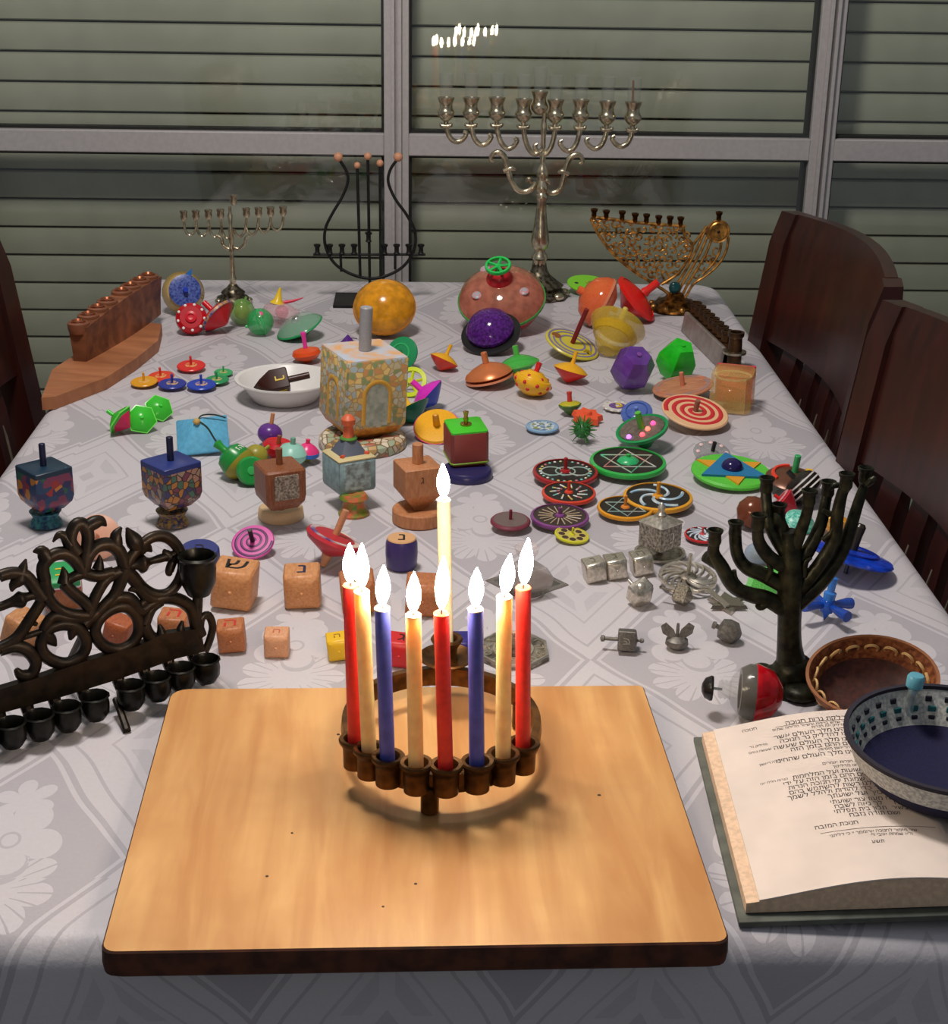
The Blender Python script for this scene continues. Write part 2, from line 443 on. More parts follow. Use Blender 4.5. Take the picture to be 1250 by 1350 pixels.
    pat = nb.m('ADD', nb.m('MULTIPLY', par, lt), nb.m('MULTIPLY', nb.m('SUBTRACT', 1.0, par), gr))
    fine = nb.node('ShaderNodeTexNoise'); fine.inputs['Scale'].default_value = 260; fine.inputs['Detail'].default_value = 3
    nt.links.new(uv.outputs[0], fine.inputs['Vector'])
    pat2 = nb.m('ADD', nb.m('MULTIPLY', pat, .92), nb.m('MULTIPLY', nb.m('SUBTRACT', fine.outputs[0], .5), .35))
    col = nb.mix(pat2, lin((174, 169, 174)), lin((200, 195, 199)))
    nt.links.new(col, b.inputs['Base Color'])
    nt.links.new(nb.m('SUBTRACT', .62, nb.m('MULTIPLY', pat, .14)), b.inputs['Roughness'])
    b.inputs['Specular IOR Level'].default_value = .42
    bp = nb.node('ShaderNodeBump'); bp.inputs['Strength'].default_value = .25; bp.inputs['Distance'].default_value = .0012
    nt.links.new(nb.m('ADD', nb.m('MULTIPLY', pat, .5), fine.outputs[0]), bp.inputs['Height']); nt.links.new(bp.outputs[0], b.inputs['Normal'])
    return m
def make_cloth():
    rnd = .022; N = 26
    def loop(off, z, wv=0.0):
        pts = []
        x0, x1, y0, y1 = XL-off+rnd, XR+off-rnd, YF-off+rnd, YB+off-rnd
        cr = max(.01, .03+off*.5)
        path = []
        for (ax, ay, bx_, by_, cx, cy, a0) in ((x0+cr, y0, x1-cr, y0, x1-cr, y0+cr, -90), (x1, y0+cr, x1, y1-cr, x1-cr, y1-cr, 0), (x1-cr, y1, x0+cr, y1, x0+cr, y1-cr, 90), (x0, y1-cr, x0, y0+cr, x0+cr, y0+cr, 180)):
            for i in range(N): t = i/N; path.append((ax+(bx_-ax)*t, ay+(by_-ay)*t))
            for i in range(6): w = math.radians(a0+90*i/6); path.append((cx+cr*math.cos(w), cy+cr*math.sin(w)))
        for i, (x, y) in enumerate(path):
            ox = oy = 0
            if wv:
                q = wv*math.sin(i*.55+1.3*math.sin(i*.21)); ox, oy = (x-(x0+x1)/2), (y-(y0+y1)/2)
                if abs(ox)/(x1-x0) > abs(oy)/(y1-y0): ox, oy = math.copysign(q, ox), 0
                else: ox, oy = 0, math.copysign(q, oy)
            pts.append((x+ox, y+oy, TZ+z))
        return pts
    loops = [loop(-.05, 0), loop(-.012, 0), loop(0, 0)]
    for i in range(1, 7): a = PI/2*i/6; loops.append(loop(rnd*math.sin(a), -rnd*(1-math.cos(a))))
    for k, z in enumerate((-.05, -.09, -.13, -.17, -.20)): loops.append(loop(rnd, z, .0025*(k+1)))
    n = len(loops[0]); v = [p for l in loops for p in l]; f = [list(range(n))]
    dist = [-.038, -.0092, 0, .004, .008, .012, .016, .02, .024, .055, .095, .135, .175, .205]
    for k in range(len(loops)-1):
        for i in range(n): f.append([k*n+(i+1) % n, k*n+i, (k+1)*n+i, (k+1)*n+(i+1) % n])
    o = obj('tablecloth', (v, f), cloth_material(), sharp=60)
    uvl = o.data.uv_layers.new(name='cloth')
    uvs = []
    for k, l in enumerate(loops):
        for i, p in enumerate(l):
            q = loops[2][i]; dx, dy = loops[8][i][0]-q[0], loops[8][i][1]-q[1]; dd = math.hypot(dx, dy) or 1
            uvs.append((q[0]+dx/dd*dist[k]*1.3, q[1]+dy/dd*dist[k]*1.3))
    for lp in o.data.loops: uvl.data[lp.index].uv = uvs[lp.vertex_index]
    return tag(o, 'white damask tablecloth with woven diamonds and flowers', 'tablecloth')
make_cloth()
# ---------------------------------------------------------------- chairs
mahog = wood((58, 23, 18), (36, 14, 11), 2, scale=6, stretch=8, rough=.3)
inlay = mat((120, 110, 96), .4)
def chair(label, loc, rz, zr=0.0):
    """faces +x locally; back stands at x = 0, width along y"""
    t = thing('dining_chair', label, 'chair', loc, rz, 'mahogany dining chairs pulled up to the table')
    W = .45; H = TZ+.185
    def bx(y, z): return -.03*math.cos(PI*y/W)*1.2 - max(0, z-.45)*.14 + .0        # curved, reclined back
    def panel(y0, y1, z0, z1, th, ny=12, nz=6, arch=0.0):
        v, f = [], []
        for side in (0, 1):
            for j in range(nz+1):
                for i in range(ny+1):
                    y = y0+(y1-y0)*i/ny; zz = z1 + arch*math.cos(PI*y/W)
                    z = z0+(zz-z0)*j/nz
                    e = th*.5*(1 if side else -1)
                    if j == nz: e *= .6
                    v.append((bx(y, z)+e, y, z))
        n = (ny+1)*(nz+1); g = lambda s, j, i: s*n+j*(ny+1)+i
        for j in range(nz):
            for i in range(ny):
                f.append([g(1, j, i), g(1, j, i+1), g(1, j+1, i+1), g(1, j+1, i)]); f.append([g(0, j, i+1), g(0, j, i), g(0, j+1, i), g(0, j+1, i+1)])
        for i in range(ny):
            f.append([g(1, nz, i), g(1, nz, i+1), g(0, nz, i+1), g(0, nz, i)]); f.append([g(1, 0, i+1), g(1, 0, i), g(0, 0, i), g(0, 0, i+1)])
        for j in range(nz):
            f.append([g(1, j, 0), g(1, j+1, 0), g(0, j+1, 0), g(0, j, 0)]); f.append([g(1, j+1, ny), g(1, j, ny), g(0, j, ny), g(0, j+1, ny)])
        return v, f
    zl = TZ-.01
    obj('top_rail', panel(-W/2+.038, W/2-.038, zl+.02, H, .026, arch=.008), mahog, t)
    for s in (-1, 1):
        obj('back_post', panel(*sorted((s*W/2, s*(W/2-.0375))), .43, H, .038, 4, 12, arch=.006), mahog, t)
        o = obj('leg', box(.04, .036, .43, 0, .1), mahog, t); o.location = (.0, s*(W/2-.02), 0)
        o = obj('leg', box(.04, .036, .43, 0, .1), mahog, t); o.location = (.40, s*(W/2-.02), 0)
    for i in range(5):
        y = -.13+.065*i
        sl = obj('slat', panel(y-.02, y+.02, .50, zl+.022, .016, 3, 8), mahog, t)
        ln = obj('inlay', panel(y-.0015, y+.0015, .53, zl-.01, .0195, 1, 6), inlay, sl)
    obj('lower_rail', panel(-W/2+.037, W/2-.037, .46, .50, .02), mahog, t)
    o = obj('seat', box(.44, W-.02, .03, .43, .3), mahog, t); o.location = (.215, 0, 0)
    o = obj('cushion', box(.40, W-.06, .035, .46, .45), mat((96, 70, 54), .8), t); o.location = (.225, 0, 0)
    return t
yR1, yR2, yL = T(1002, 446)[1], T(1107, 602)[1], T(80, 490)[1]
chair('dark mahogany chair on the right side of the table, nearer the window', (.452, yR1-.235, 0), PI+.05)
chair('dark mahogany chair cut off by the right edge of the picture, nearest the camera', (.452, yR2-.235, 0), PI+.03)
chair('dark mahogany chair on the left side of the table, beside the brown wooden menorah', (-.468, yL-.235, 0), .05)
# ================================================================ CUTTING BOARD
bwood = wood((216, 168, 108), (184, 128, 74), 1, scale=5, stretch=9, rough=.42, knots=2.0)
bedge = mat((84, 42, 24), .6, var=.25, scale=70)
def board():
    t = thing('cutting_board', 'light wooden cutting board with dark brown edge under the lit menorah', 'cutting board', (-.0014, .7745, TZ+.0006), .0199)
    w, d, h, c = .3705, .3267, .02, .008
    def ring(i, z):
        x, y0, y1 = w/2-i, i, d-i; k = c
        p = []
        for cx, cy, a0 in ((x-k, y0+k, -90), (x-k, y1-k*.5, 0), (-x+k*1.6, y1-k*1.6, 90), (-x+k, y0+k, 180)):
            kk = {0: .5, 90: 1.6}.get(a0, 1.0)*k
            for q in range(5): a = math.radians(a0+22.5*q); p.append((cx+kk*math.cos(a), cy+kk*math.sin(a), z))
        return p
    L = [ring(.004, 0), ring(.0008, .003), ring(0, .010), ring(.0004, h-.0012), ring(.0014, h)]
    n = 20; v = [p for l in L for p in l]; f = [list(range(n-1, -1, -1)), [4*n+i for i in range(n)]]
    for k in range(4):
        for i in range(n): f.append([k*n+i, k*n+(i+1) % n, (k+1)*n+(i+1) % n, (k+1)*n+i])
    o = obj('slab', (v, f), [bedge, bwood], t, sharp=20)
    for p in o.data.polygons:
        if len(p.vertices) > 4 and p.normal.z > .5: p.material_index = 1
    mk = mat((70, 45, 30), .6)
    for px, py, r in ((446, 968, 2.2), (352, 1155, 2), (548, 1165, 2), (385, 1098, 1.6), (505, 1195, 1.6), (790, 1048, 2.4)):
        q = T(px, py, .0208); o = obj('burn_mark', lathe([(r/1800, -.0001), (r/2400, .0002), (0, .0003)], 10), mk, t)
        o.matrix_parent_inverse = (Matrix.Translation(t.location) @ Matrix.Rotation(.0199, 4, 'Z')).inverted(); o.location = tuple(q)
    return t
board()
BZ = .0212
# ================================================================ RING MENORAH WITH NINE LIT CANDLES
brz = mat((104, 70, 34), .38, metal=.75, var=.3, scale=70)
def flame_mat():
    m = bpy.data.materials.new('flame'); m.use_nodes = True; nt = m.node_tree
    for n in list(nt.nodes): nt.nodes.remove(n)
    o = nt.nodes.new('ShaderNodeOutputMaterial'); e = nt.nodes.new('ShaderNodeEmission'); e.inputs[0].default_value = (1.0, .79, .56, 1); e.inputs[1].default_value = 115
    nt.links.new(e.outputs[0], o.inputs[0]); return m
flm = flame_mat()
blue_fl = mat((120, 130, 220), .4, alpha=.35, emit=.6)
ringR = .068
EY = 1.13
rc = T(582, 955, .045); RC = np.array([rc[0], rc[1], TZ+BZ])
mn = thing('ring_menorah', 'bronze ring menorah with feet and nine candle cups on the cutting board', 'menorah', tuple(RC))
rz0, rz1 = .016, .030
obj('ring', lathe([(ringR-.0025, rz0), (ringR+.0025, rz0), (ringR+.0032, (rz0+rz1)/2), (ringR+.0025, rz1), (ringR-.0025, rz1), (ringR-.0032, (rz0+rz1)/2), (ringR-.0025, rz0)], 64, True), brz, mn).scale = (1, EY, 1)
ang = {}
cup_px = [469, 487, 512, 549, 588, 629, 664, 690]
for a in (-97, 30, 150):
    o = obj('foot', join(cyl(.0062, 0, rz0+.004), ), brz, mn); o.location = (ringR*math.cos(math.radians(a)), EY*ringR*math.sin(math.radians(a)), 0)
cup_prof = [(.002, .0), (.0085, .001), (.0088, .014), (.0096, .018), (.0112, .0195), (.0116, .0215), (.0108, .0228), (.0082, .0225), (.0068, .020), (.0066, .008), (0, .008)]
cupmesh = lathe(cup_prof, 24)
cups = []
for px in cup_px:
    lo_, hi_ = PI, 2*PI                                    # find the spot on the near half of the ring that shows at px
    best = min((abs(project(RC+np.array([(ringR+.004)*math.cos(a), EY*(ringR+.004)*math.sin(a), .04]))[0]-px), a) for a in np.linspace(PI*.97, 2*PI+.1, 400))[1]
    p = ((ringR+.004)*math.cos(best), EY*(ringR+.004)*math.sin(best), .017)
    o = obj('candle_cup', cupmesh, brz, mn); o.location = p; cups.append(RC+np.array(p))
shb = RC+np.array([.0045, EY*ringR, rz1-.001])
o = obj('helper_cup', lathe([(.008, 0), (.0085, .004), (.017, .0065), (.0215, .0100), (.0205, .0112), (.015, .0085), (.0088, .0075), (.0076, .012), (.0084, .018), (.0112, .0225), (.0122, .0245), (.0112, .026), (.0082, .0255), (.0068, .023), (.0066, .012), (0, .012)], 28), brz, mn)
o.location = tuple(shb-RC)
waxm = {'pale': mat((252, 232, 198), .35, var=.05, scale=90, sss=.8), 'red': mat((232, 58, 50), .35, var=.06, scale=120, sss=.35), 'cream': mat((252, 212, 150), .35, var=.05, scale=90, sss=.8), 'blue': mat((82, 94, 190), .35, var=.08, scale=90, sss=.35)}
wick_m = mat((30, 22, 20), .8)
def candle(col, base, top, fl_top, label, r=.0051, lean=(0, 0)):
    t = thing('lit_candle', label, 'candle', tuple(base), 0, 'lit candles of the ring menorah')
    d = np.asarray(top)-np.asarray(base); L = np.linalg.norm(d)
    pts = [d*k for k in (0, .25, .5, .75, 1)]
    vb = []
    w = obj('wax', tube(pts, [r, r*1.02, r, r*1.01, r], 14, 3), waxm[col], t, sharp=50)
    rim = obj('melted_rim', lathe([(r*.6, -.0004), (r*.99, -.0002), (r*1.04, .0008), (r*.85, .0016), (r*.5, .0006), (0, .0002)], 16), mat((250, 214, 190), .2) if col != 'red' else mat((246, 96, 70), .2), t)
    rim.location = tuple(d)
    o = obj('wick', tube([d, d+np.array([.0002, 0, .004]), d+np.array([.0006, 0, .007])], .0006, 6), wick_m, t)
    fd = np.asarray(fl_top)-np.asarray(top); h = np.linalg.norm(fd); k = h/.03
    P = [d+fd*a+np.array([0, 0, 0]) for a in (.10, .2, .36, .5, .66, .8, .92, 1.0)]
    Rr = [.0014, .0036, .0052, .0055, .0047, .0032, .0017, .0004]
    obj('flame', tube(P, [x*.86 for x in Rr], 12, 4), flm, t)
    return t
spec = [('red', (462, 773), (461, 716), 'red lit candle at the left end of the ring menorah'),
        ('cream', (477, 781), (477, 716), 'cream lit candle beside the leftmost red candle'),
        ('blue', (504, 803), (506, 745), 'blue lit candle on the left half of the ring menorah'),
        ('cream', (545, 812), (546, 754), 'cream lit candle between the left blue and the middle red candle'),
        ('red', (582, 810), (585, 733), 'red lit candle in the middle of the front row'),
        ('blue', (627, 804), (629, 748), 'blue lit candle on the right half of the ring menorah'),
        ('cream', (665, 788), (673, 730), 'cream lit candle beside the rightmost red candle'),
        ('red', (690, 776), (697, 709), 'red lit candle at the right end of the ring menorah')]
for (col, tp, ft_, lab), cp in zip(spec, cups):
    base = cp+np.array([0, 0, .0084])
    candle(col, base, V(tp[0], tp[1], base[1]), V(ft_[0], ft_[1], base[1]), lab)
base = shb+np.array([0, 0, .0124])
candle('pale', base, V(585, 660, base[1]), V(584, 611, base[1]), 'tall cream helper candle standing behind the front row of candles')
# ================================================================ OPEN PRAYER BOOK
bp0, bp1 = T(976, 1224), T(930, 979)
bang = math.atan2(bp1[1]-bp0[1], bp1[0]-bp0[0])-PI/2 + .035
bh = math.hypot(*(bp1-bp0)[:2])
def book():
    W = .150
    t = thing('open_book', 'open prayer book with printed Hebrew pages and grey cover', 'book', (bp0[0], bp0[1], TZ+.0005), bang)
    cov = mat((92, 96, 88), .6, var=.15)
    paper = mat((224, 209, 198), .8, var=.03, scale=30); edge = mat((226, 194, 164), .8, var=.07, scale=240)
    ink = mat((58, 46, 44), .8); pink = mat((232, 170, 132), .8, var=.08)
    for s in (0, 1):
        cv = obj('cover', move(box(W+.002, bh, .004, 0, .1), ((W/2, 1.5*W)[s], bh/2, .0048), ry=(-.062, .062)[s]), cov, t)
    m = .008; ys = (m, bh-m)
    def zt(x):                                          # page surface across the left half
        q = min(max((x-.004)/(W-.004), 0), 1)
        return (.0135+.012*q) + .012*math.sin(PI*min(1, q*.78))**1.3 if q < .9 else .0245+.012*math.sin(PI*.702)**1.3*(1-((q-.9)/.1)**2)
    def block(mir):
        xs = [.004+(W-.004)*i/24 for i in range(25)]
        v, f = [], []
        for y in ys:
            for x in xs: v.append((x, y, .0050+.062*x))
            for x in xs: v.append((x, y, zt(x)-.0012 if True else 0))
        n = 25
        for i in range(n-1):
            f.append([i, i+1, n+i+1, n+i]); f.append([2*n+i+1, 2*n+i, 3*n+i, 3*n+i+1]); f.append([n+i, n+i+1, 3*n+i+1, 3*n+i]); f.append([i+1, i, 2*n+i, 2*n+i+1])
        f.append([0, n, 3*n, 2*n]); f.append([n-1, 3*n-1, 4*n-1, 2*n-1][::1])
        if mir: v = [(2*W-x, y, z) for x, y, z in v]; f = [q[::-1] for q in f]
        return v, f
    def sheet(mir, x0=.012):
        xs = [x0+(W-x0)*i/24 for i in range(25)]; v, f = [], []
        for y in ys:
            for x in xs: v.append((x, y, zt(x)-.0010))
        for y in ys:
            for x in xs: v.append((x, y, zt(x)))
        n = 25
        for i in range(n-1):
            f += [[2*n+i, 2*n+i+1, 3*n+i+1, 3*n+i], [i+1, i, n+i, n+i+1], [i, i+1, 2*n+i+1, 2*n+i], [n+i+1, n+i, 3*n+i, 3*n+i+1]]
        f += [[0, 2*n, 3*n, n], [n-1, 2*n-1, 4*n-1, 3*n-1]]
        if mir: v = [(2*W-x, y, z) for x, y, z in v]; f = [q[::-1] for q in f]
        return v, f
    for mir in (False, True):
        o = obj('page_block', block(mir), edge, t, sharp=30)
        pg = obj('page', sheet(mir), paper, t, sharp=30)
        if not mir:
            lines = [(.95, .20, .0050, 'חנוכה'), (.945, .62, .0068, 'סדר הדלקת נרות חנוכה'), (.915, .60, .0040, 'בליל ראשון מברך שלש ברכות ובשאר הלילות שתים'),
                     (.895, .66, .0040, 'ואחר כך מדליק את הנרות'),
                     (.865, .64, .0066, 'ברוך אתה יי אלהינו מלך העולם אשר'), (.835, .67, .0066, 'קדשנו במצותיו וצונו להדליק נר חנוכה'),
                     (.80, .64, .0066, 'ברוך אתה יי אלהינו מלך העולם שעשה'), (.77, .69, .0066, 'נסים לאבותינו בימים ההם בזמן הזה'),
                     (.745, .62, .0040, 'בליל הראשון מוסיפין'),
                     (.715, .63, .0066, 'ברוך אתה יי אלהינו מלך העולם שהחינו'), (.655, .66, .0042, 'אחרי הדלקת הנרות אומרים'),
                     (.63, .70, .0042, 'הנרות הללו אנחנו מדליקין'),
                     (.60, .66, .0062, 'על הנסים ועל התשועות ועל המלחמות'), (.572, .66, .0062, 'שעשית לאבותינו בימים ההם בזמן הזה על ידי'),
                     (.544, .66, .0062, 'כהניך הקדושים וכל שמונת ימי חנוכה הנרות'), (.516, .66, .0062, 'הללו קדש הם ואין לנו רשות להשתמש בהם'),
                     (.488, .66, .0062, 'אלא לראותם בלבד כדי להודות ולהלל לשמך'), (.46, .70, .0062, 'הגדול על נסיך ועל ישועתך'),
                     (.425, .60, .0060, 'מעוז צור ישועתי'), (.398, .60, .0060, 'לך נאה לשבח'), (.37, .60, .0060, 'תכון בית תפלתי'), (.342, .66, .0060, 'ושם תודה נזבח'),
                     (.425, .87, .0056, 'לעת תכין מטבח'), (.398, .87, .0056, 'מצר המנבח'), (.37, .87, .0056, 'אז אגמור בשיר'),
                     (.30, .46, .0056, 'חנוכת המזבח'), (.245, .62, .0040, 'שיר מזמור לחנוכה ארוממך יי כי דליתני'), (.225, .70, .0040, 'ולא שמחת אויבי לי'), (.19, .62, .0044, 'תשע')]
            side = [(.835, .22, .0036, 'מדליק נר'), (.80, .22, .0036, 'שעשה נסים'), (.715, .25, .0036, 'לילה ראשון'), (.60, .24, .0034, 'הנרות הללו אנו')]
            vs, fs = [], []
            for v_, u_, sz, s in lines+side:
                g = text(s, sz*1.18); o0 = len(vs)
                for x, y, z in g[0]:
                    X = .010+(W-.016)*u_+x*.78; Y = m+(bh-2*m)*v_+y
                    vs.append((X, Y, zt(X)+.00022))
                fs += [[i+o0 for i in q] for q in g[1]]
            def rule(a, b, v_):
                o0 = len(vs); k = 8
                for i in range(k+1):
                    X = a+(b-a)*i/k; Y = m+(bh-2*m)*v_
                    vs.append((X, Y, zt(X)+.00022)); vs.append((X, Y+.0004, zt(X)+.00022))
                for i in range(k): fs.append([o0+2*i, o0+2*i+2, o0+2*i+3, o0+2*i+1])
            rule(.06, W-.006, .265); rule(.055, .12, .93)
            obj('printed_text', (vs, fs), ink, pg)
        xs = [.004+.010*i/8 for i in range(9)]
    return t
book()
# ================================================================ MENORAHS
def cups_at(t, org, spots, Y, prof_px, m, name='candle_cup', n=16):
    """lathe cups on a plane y = Y: spots (px, py of the cup foot), prof in pixels"""
    r = []
    for px, py in spots:
        p = V(px, py, Y); k = 1/ppm(p)
        o = obj(name, lathe([(a*k, b*k) for a, b in prof_px], n), m, t); o.location = tuple(p-org); r.append(o)
    return r
def strokes(t, org, lines, f, rad, m, name, n=8, flat=None, k=5, closed=False):
    out = []
    for L in lines:
        P = [f(*q[:2]) for q in L]; kk = 1/ppm(P[0])
        R = [(q[2] if len(q) > 2 else rad)*kk for q in L]
        out.append(tube(local(P, org), R, n, k, closed, flat))
    return obj(name, join(*out), m, t, sharp=60)
silver = met(206, 194, 166, .27, .2); silver_d = met(120, 112, 95, .4, .4, 160)
# ---- tall silver menorah with glass oil cups
def tall_silver():
    org = T(710, 391); Y = org[1]; k = 1/ppm(org)
    t = thing('tall_menorah', 'tall silver menorah with nine glass oil cups at the back of the table', 'menorah', tuple(org))
    obj('base', lathe([(a*k, b*k) for a, b in ((38, 0), (40, 3), (37, 8), (30, 12), (33, 16), (24, 22), (14, 30), (10, 38), (9, 46), (0, 48))], 10), silver_d, t, sharp=70)
    for i in range(8):
        a = i*PI/4; o = obj('base_leaf', move(ball(9*k, 0, 10, .6), (33*k*math.cos(a), 33*k*math.sin(a), 6*k), s=1), silver, t)
    yy = lambda py: (V(710, py, Y)-org)[2]
    st = [(350, 9), (342, 9), (340, 11), (336, 10), (332, 7), (329, 7), (326, 10), (318, 12), (308, 11), (298, 9), (280, 7), (266, 6), (262, 8), (257, 8), (254, 6), (250, 8), (244, 7), (238, 5), (233, 7), (228, 8), (222, 6), (218, 4), (213, 3), (208, 4), (204, 3), (180, 3), (172, 4), (166, 4), (160, 3), (148, 3)]
    obj('stem', lathe([(r*k, yy(p)) for p, r in st], 16), silver, t)
    f = lambda x, y: V(x, y, Y)
    fl = (np.array([0, 1, 0]), .8)
    arms = [[(706, 240, 3), (702, 248, 4), (692, 253, 4), (681, 249, 4), (673, 235, 4), (669, 220, 4), (665, 207, 4), (658, 201, 4), (650, 203, 3), (647, 210, 2.6), (651, 213, 2)],
            [(714, 240, 3), (717, 249, 4), (727, 255, 4), (738, 250, 4), (743, 236, 4), (746, 222, 4), (751, 209, 4), (759, 204, 4), (766, 206, 3), (768, 213, 2.6), (764, 216, 2)]]
    for a in arms: strokes(t, org, [a], f, 4, silver, 'lower_arm', flat=fl)
    strokes(t, org, [[(664, 226, 3), (674, 222, 4), (680, 224, 2)], [(736, 228, 2), (742, 226, 4), (750, 230, 3)], [(693, 240, 2), (698, 236, 3.5), (701, 242, 2)], [(716, 240, 2), (721, 238, 3.5), (725, 243, 2)]], f, 3, silver, 'leaf_ornament')
    cx = [588, 621, 655, 690, 732, 765, 800, 834]; cy = [158, 158, 158, 160, 161, 161, 163, 164]
    for i, (x, y) in enumerate(zip(cx, cy)):
        s = 1 if i < 4 else -1
        dp = (0, 4, 9, 14)[i if i < 4 else 7-i]
        a = [(x, y, 3.4), (x+s*1, y+12+dp*.3, 3.4), (x+s*6, y+24+dp*.7, 3.4), (x+s*14, y+29+dp, 3.4), (x+s*22, y+26+dp, 3.2), (x+s*27, y+18+dp, 3), (x+s*23, y+15+dp, 2.4)]
        strokes(t, org, [a], f, 3.4, silver, 'upper_arm', flat=fl)
        strokes(t, org, [[(x-7, y+4, 2), (x-5, y+8, 3), (x+5, y+8, 3), (x+7, y+4, 2)]], f, 2.5, silver, 'leaf_ornament')
    pr = [(2, -2), (6, 0), (10.5, 5), (11.5, 10), (10, 13), (8.5, 16), (8.5, 21), (10.5, 26), (11.5, 29), (9.5, 29), (7.5, 24), (7, 10), (0, 8)]
    gp = [(5.5, 14), (7, 15), (8, 30), (9.5, 56), (10.2, 57), (9.7, 57.5), (8.9, 56), (7.2, 30), (6, 17), (0, 16)]
    cp = cups_at(t, org, list(zip(cx, cy))+[(711, 150)], Y, pr, silver, 'oil_cup', 20)
    gl = mat((150, 156, 150), .04, alpha=.10, var=.02)
    for c in cp: obj('glass', lathe([(a*k, b*k) for a, b in gp], 18), gl, c)
    o = strokes(t, org, [[(834, 138, 1.6), (835, 106, 1.4)]], f, 1.5, mat((120, 80, 50), .7), 'wick_stick')
tall_silver()
# ---- small silver menorah
def small_silver():
    org = T(308, 400); Y = org[1]; k = 1/ppm(org)
    t = thing('small_menorah', 'small silver menorah with curled arms at the back left', 'menorah', tuple(org))
    obj('base', lathe([(a*k, b*k) for a, b in ((22, 0), (24, 3), (22, 8), (15, 12), (16, 16), (9, 21), (5, 26), (0, 27))], 9), silver_d, t, sharp=70)
    for i in range(7):
        a = i*2*PI/7; obj('base_leaf', move(ball(5.5*k, 0, 8, .7), (20*k*math.cos(a), 20*k*math.sin(a), 5*k)), silver, t)
    yy = lambda py: (V(308, py, Y)-org)[2]
    obj('stem', lathe([(r*k, yy(p)) for p, r in ((380, 5), (372, 4), (368, 5.5), (364, 4), (345, 3), (333, 2.6), (330, 4), (326, 3), (318, 2.6), (314, 4), (309, 3), (303, 4), (298, 2), (284, 3.4), (281, 2), (272, 2))], 12), silver, t)
    f = lambda x, y: V(x, y, Y)
    for s in (-1, 1):
        strokes(t, org, [[(308, 326, 2), (308+s*7, 328, 2.2), (308+s*14, 322, 2.2), (308+s*16, 314, 2), (308+s*21, 311, 1.6)]], f, 2, silver, 'lower_arm')
    cx = [242.5, 258.5, 275, 291, 325, 341, 357, 373.5]
    for i, x in enumerate(cx):
        s = 1 if i < 4 else -1; y = 288 - (x-308)*.045; dp = (0, 2, 4, 6)[i if i < 4 else 7-i]
        strokes(t, org, [[(x, y, 1.6), (x+s*2, y+13+dp*.5, 1.8), (x+s*8, y+19+dp, 1.8), (x+s*14, y+15+dp, 1.8), (x+s*16, y+9+dp, 1.4)]], f, 1.8, silver, 'upper_arm', 6)
    pr = [(1, -1), (3.4, 1), (5, 5), (4.4, 9), (5.6, 13), (4.4, 13), (3.4, 9), (0, 7)]
    cups_at(t, org, [(x, 288-(x-308)*.045) for x in cx]+[(308, 270)], Y, pr, silver, 'candle_cup', 12)
small_silver()
# ---- iron lyre menorah
def lyre():
    org = T(487, 398); Y = org[1]; k = 1/ppm(org)
    iron = mat((34, 34, 33), .55, metal=.5, var=.2); wb = mat((196, 140, 108), .5)
    t = thing('lyre_menorah', 'black iron lyre-shaped menorah with wooden ball tips behind the yellow top', 'menorah', tuple(org))
    obj('foot_plate', box(92*k, 70*k, 4*k, 0, .1), iron, t)
    f = lambda x, y: V(x, y, Y)
    strokes(t, org, [[(446, 209), (455, 222), (459, 237), (452, 258), (438, 282), (429, 302), (429, 324), (440, 346), (460, 360), (486, 367), (511, 363), (533, 350), (546, 329), (547, 305), (536, 283), (521, 262), (512, 240), (515, 223), (525, 209)]], f, 2.1, iron, 'lyre_frame')
    for L in ([(471, 220), (475, 365)], [(485, 209), (488, 397)], [(501, 217), (502, 364)]): strokes(t, org, [L], f, 2, iron, 'string_rod')
    strokes(t, org, [[(413, 335.5), (561, 335.5)]], f, 1.8, iron, 'cup_bar')
    for L in ([(449, 336), (450, 358)], [(521, 336), (521, 355)]): strokes(t, org, [L], f, 1.8, iron, 'strut')
    pr = [(3.5, 0), (4.2, 1), (3, 3), (3, 9), (4.6, 11), (4.6, 13), (3.2, 13), (2.4, 6), (0, 6)]
    cups_at(t, org, [(x, 335) for x in (418.5, 435, 451, 467, 507, 523, 539, 555)]+[(486, 319)], Y, pr, iron, 'candle_cup', 12)
    for x, y, r in ((446, 207, 6), (471, 218, 4.3), (485, 206, 5), (501, 215, 4.6), (525, 207, 6)):
        o = obj('ball_tip', ball(r*k), wb, t); o.location = tuple(V(x, y, Y)-org)
lyre()
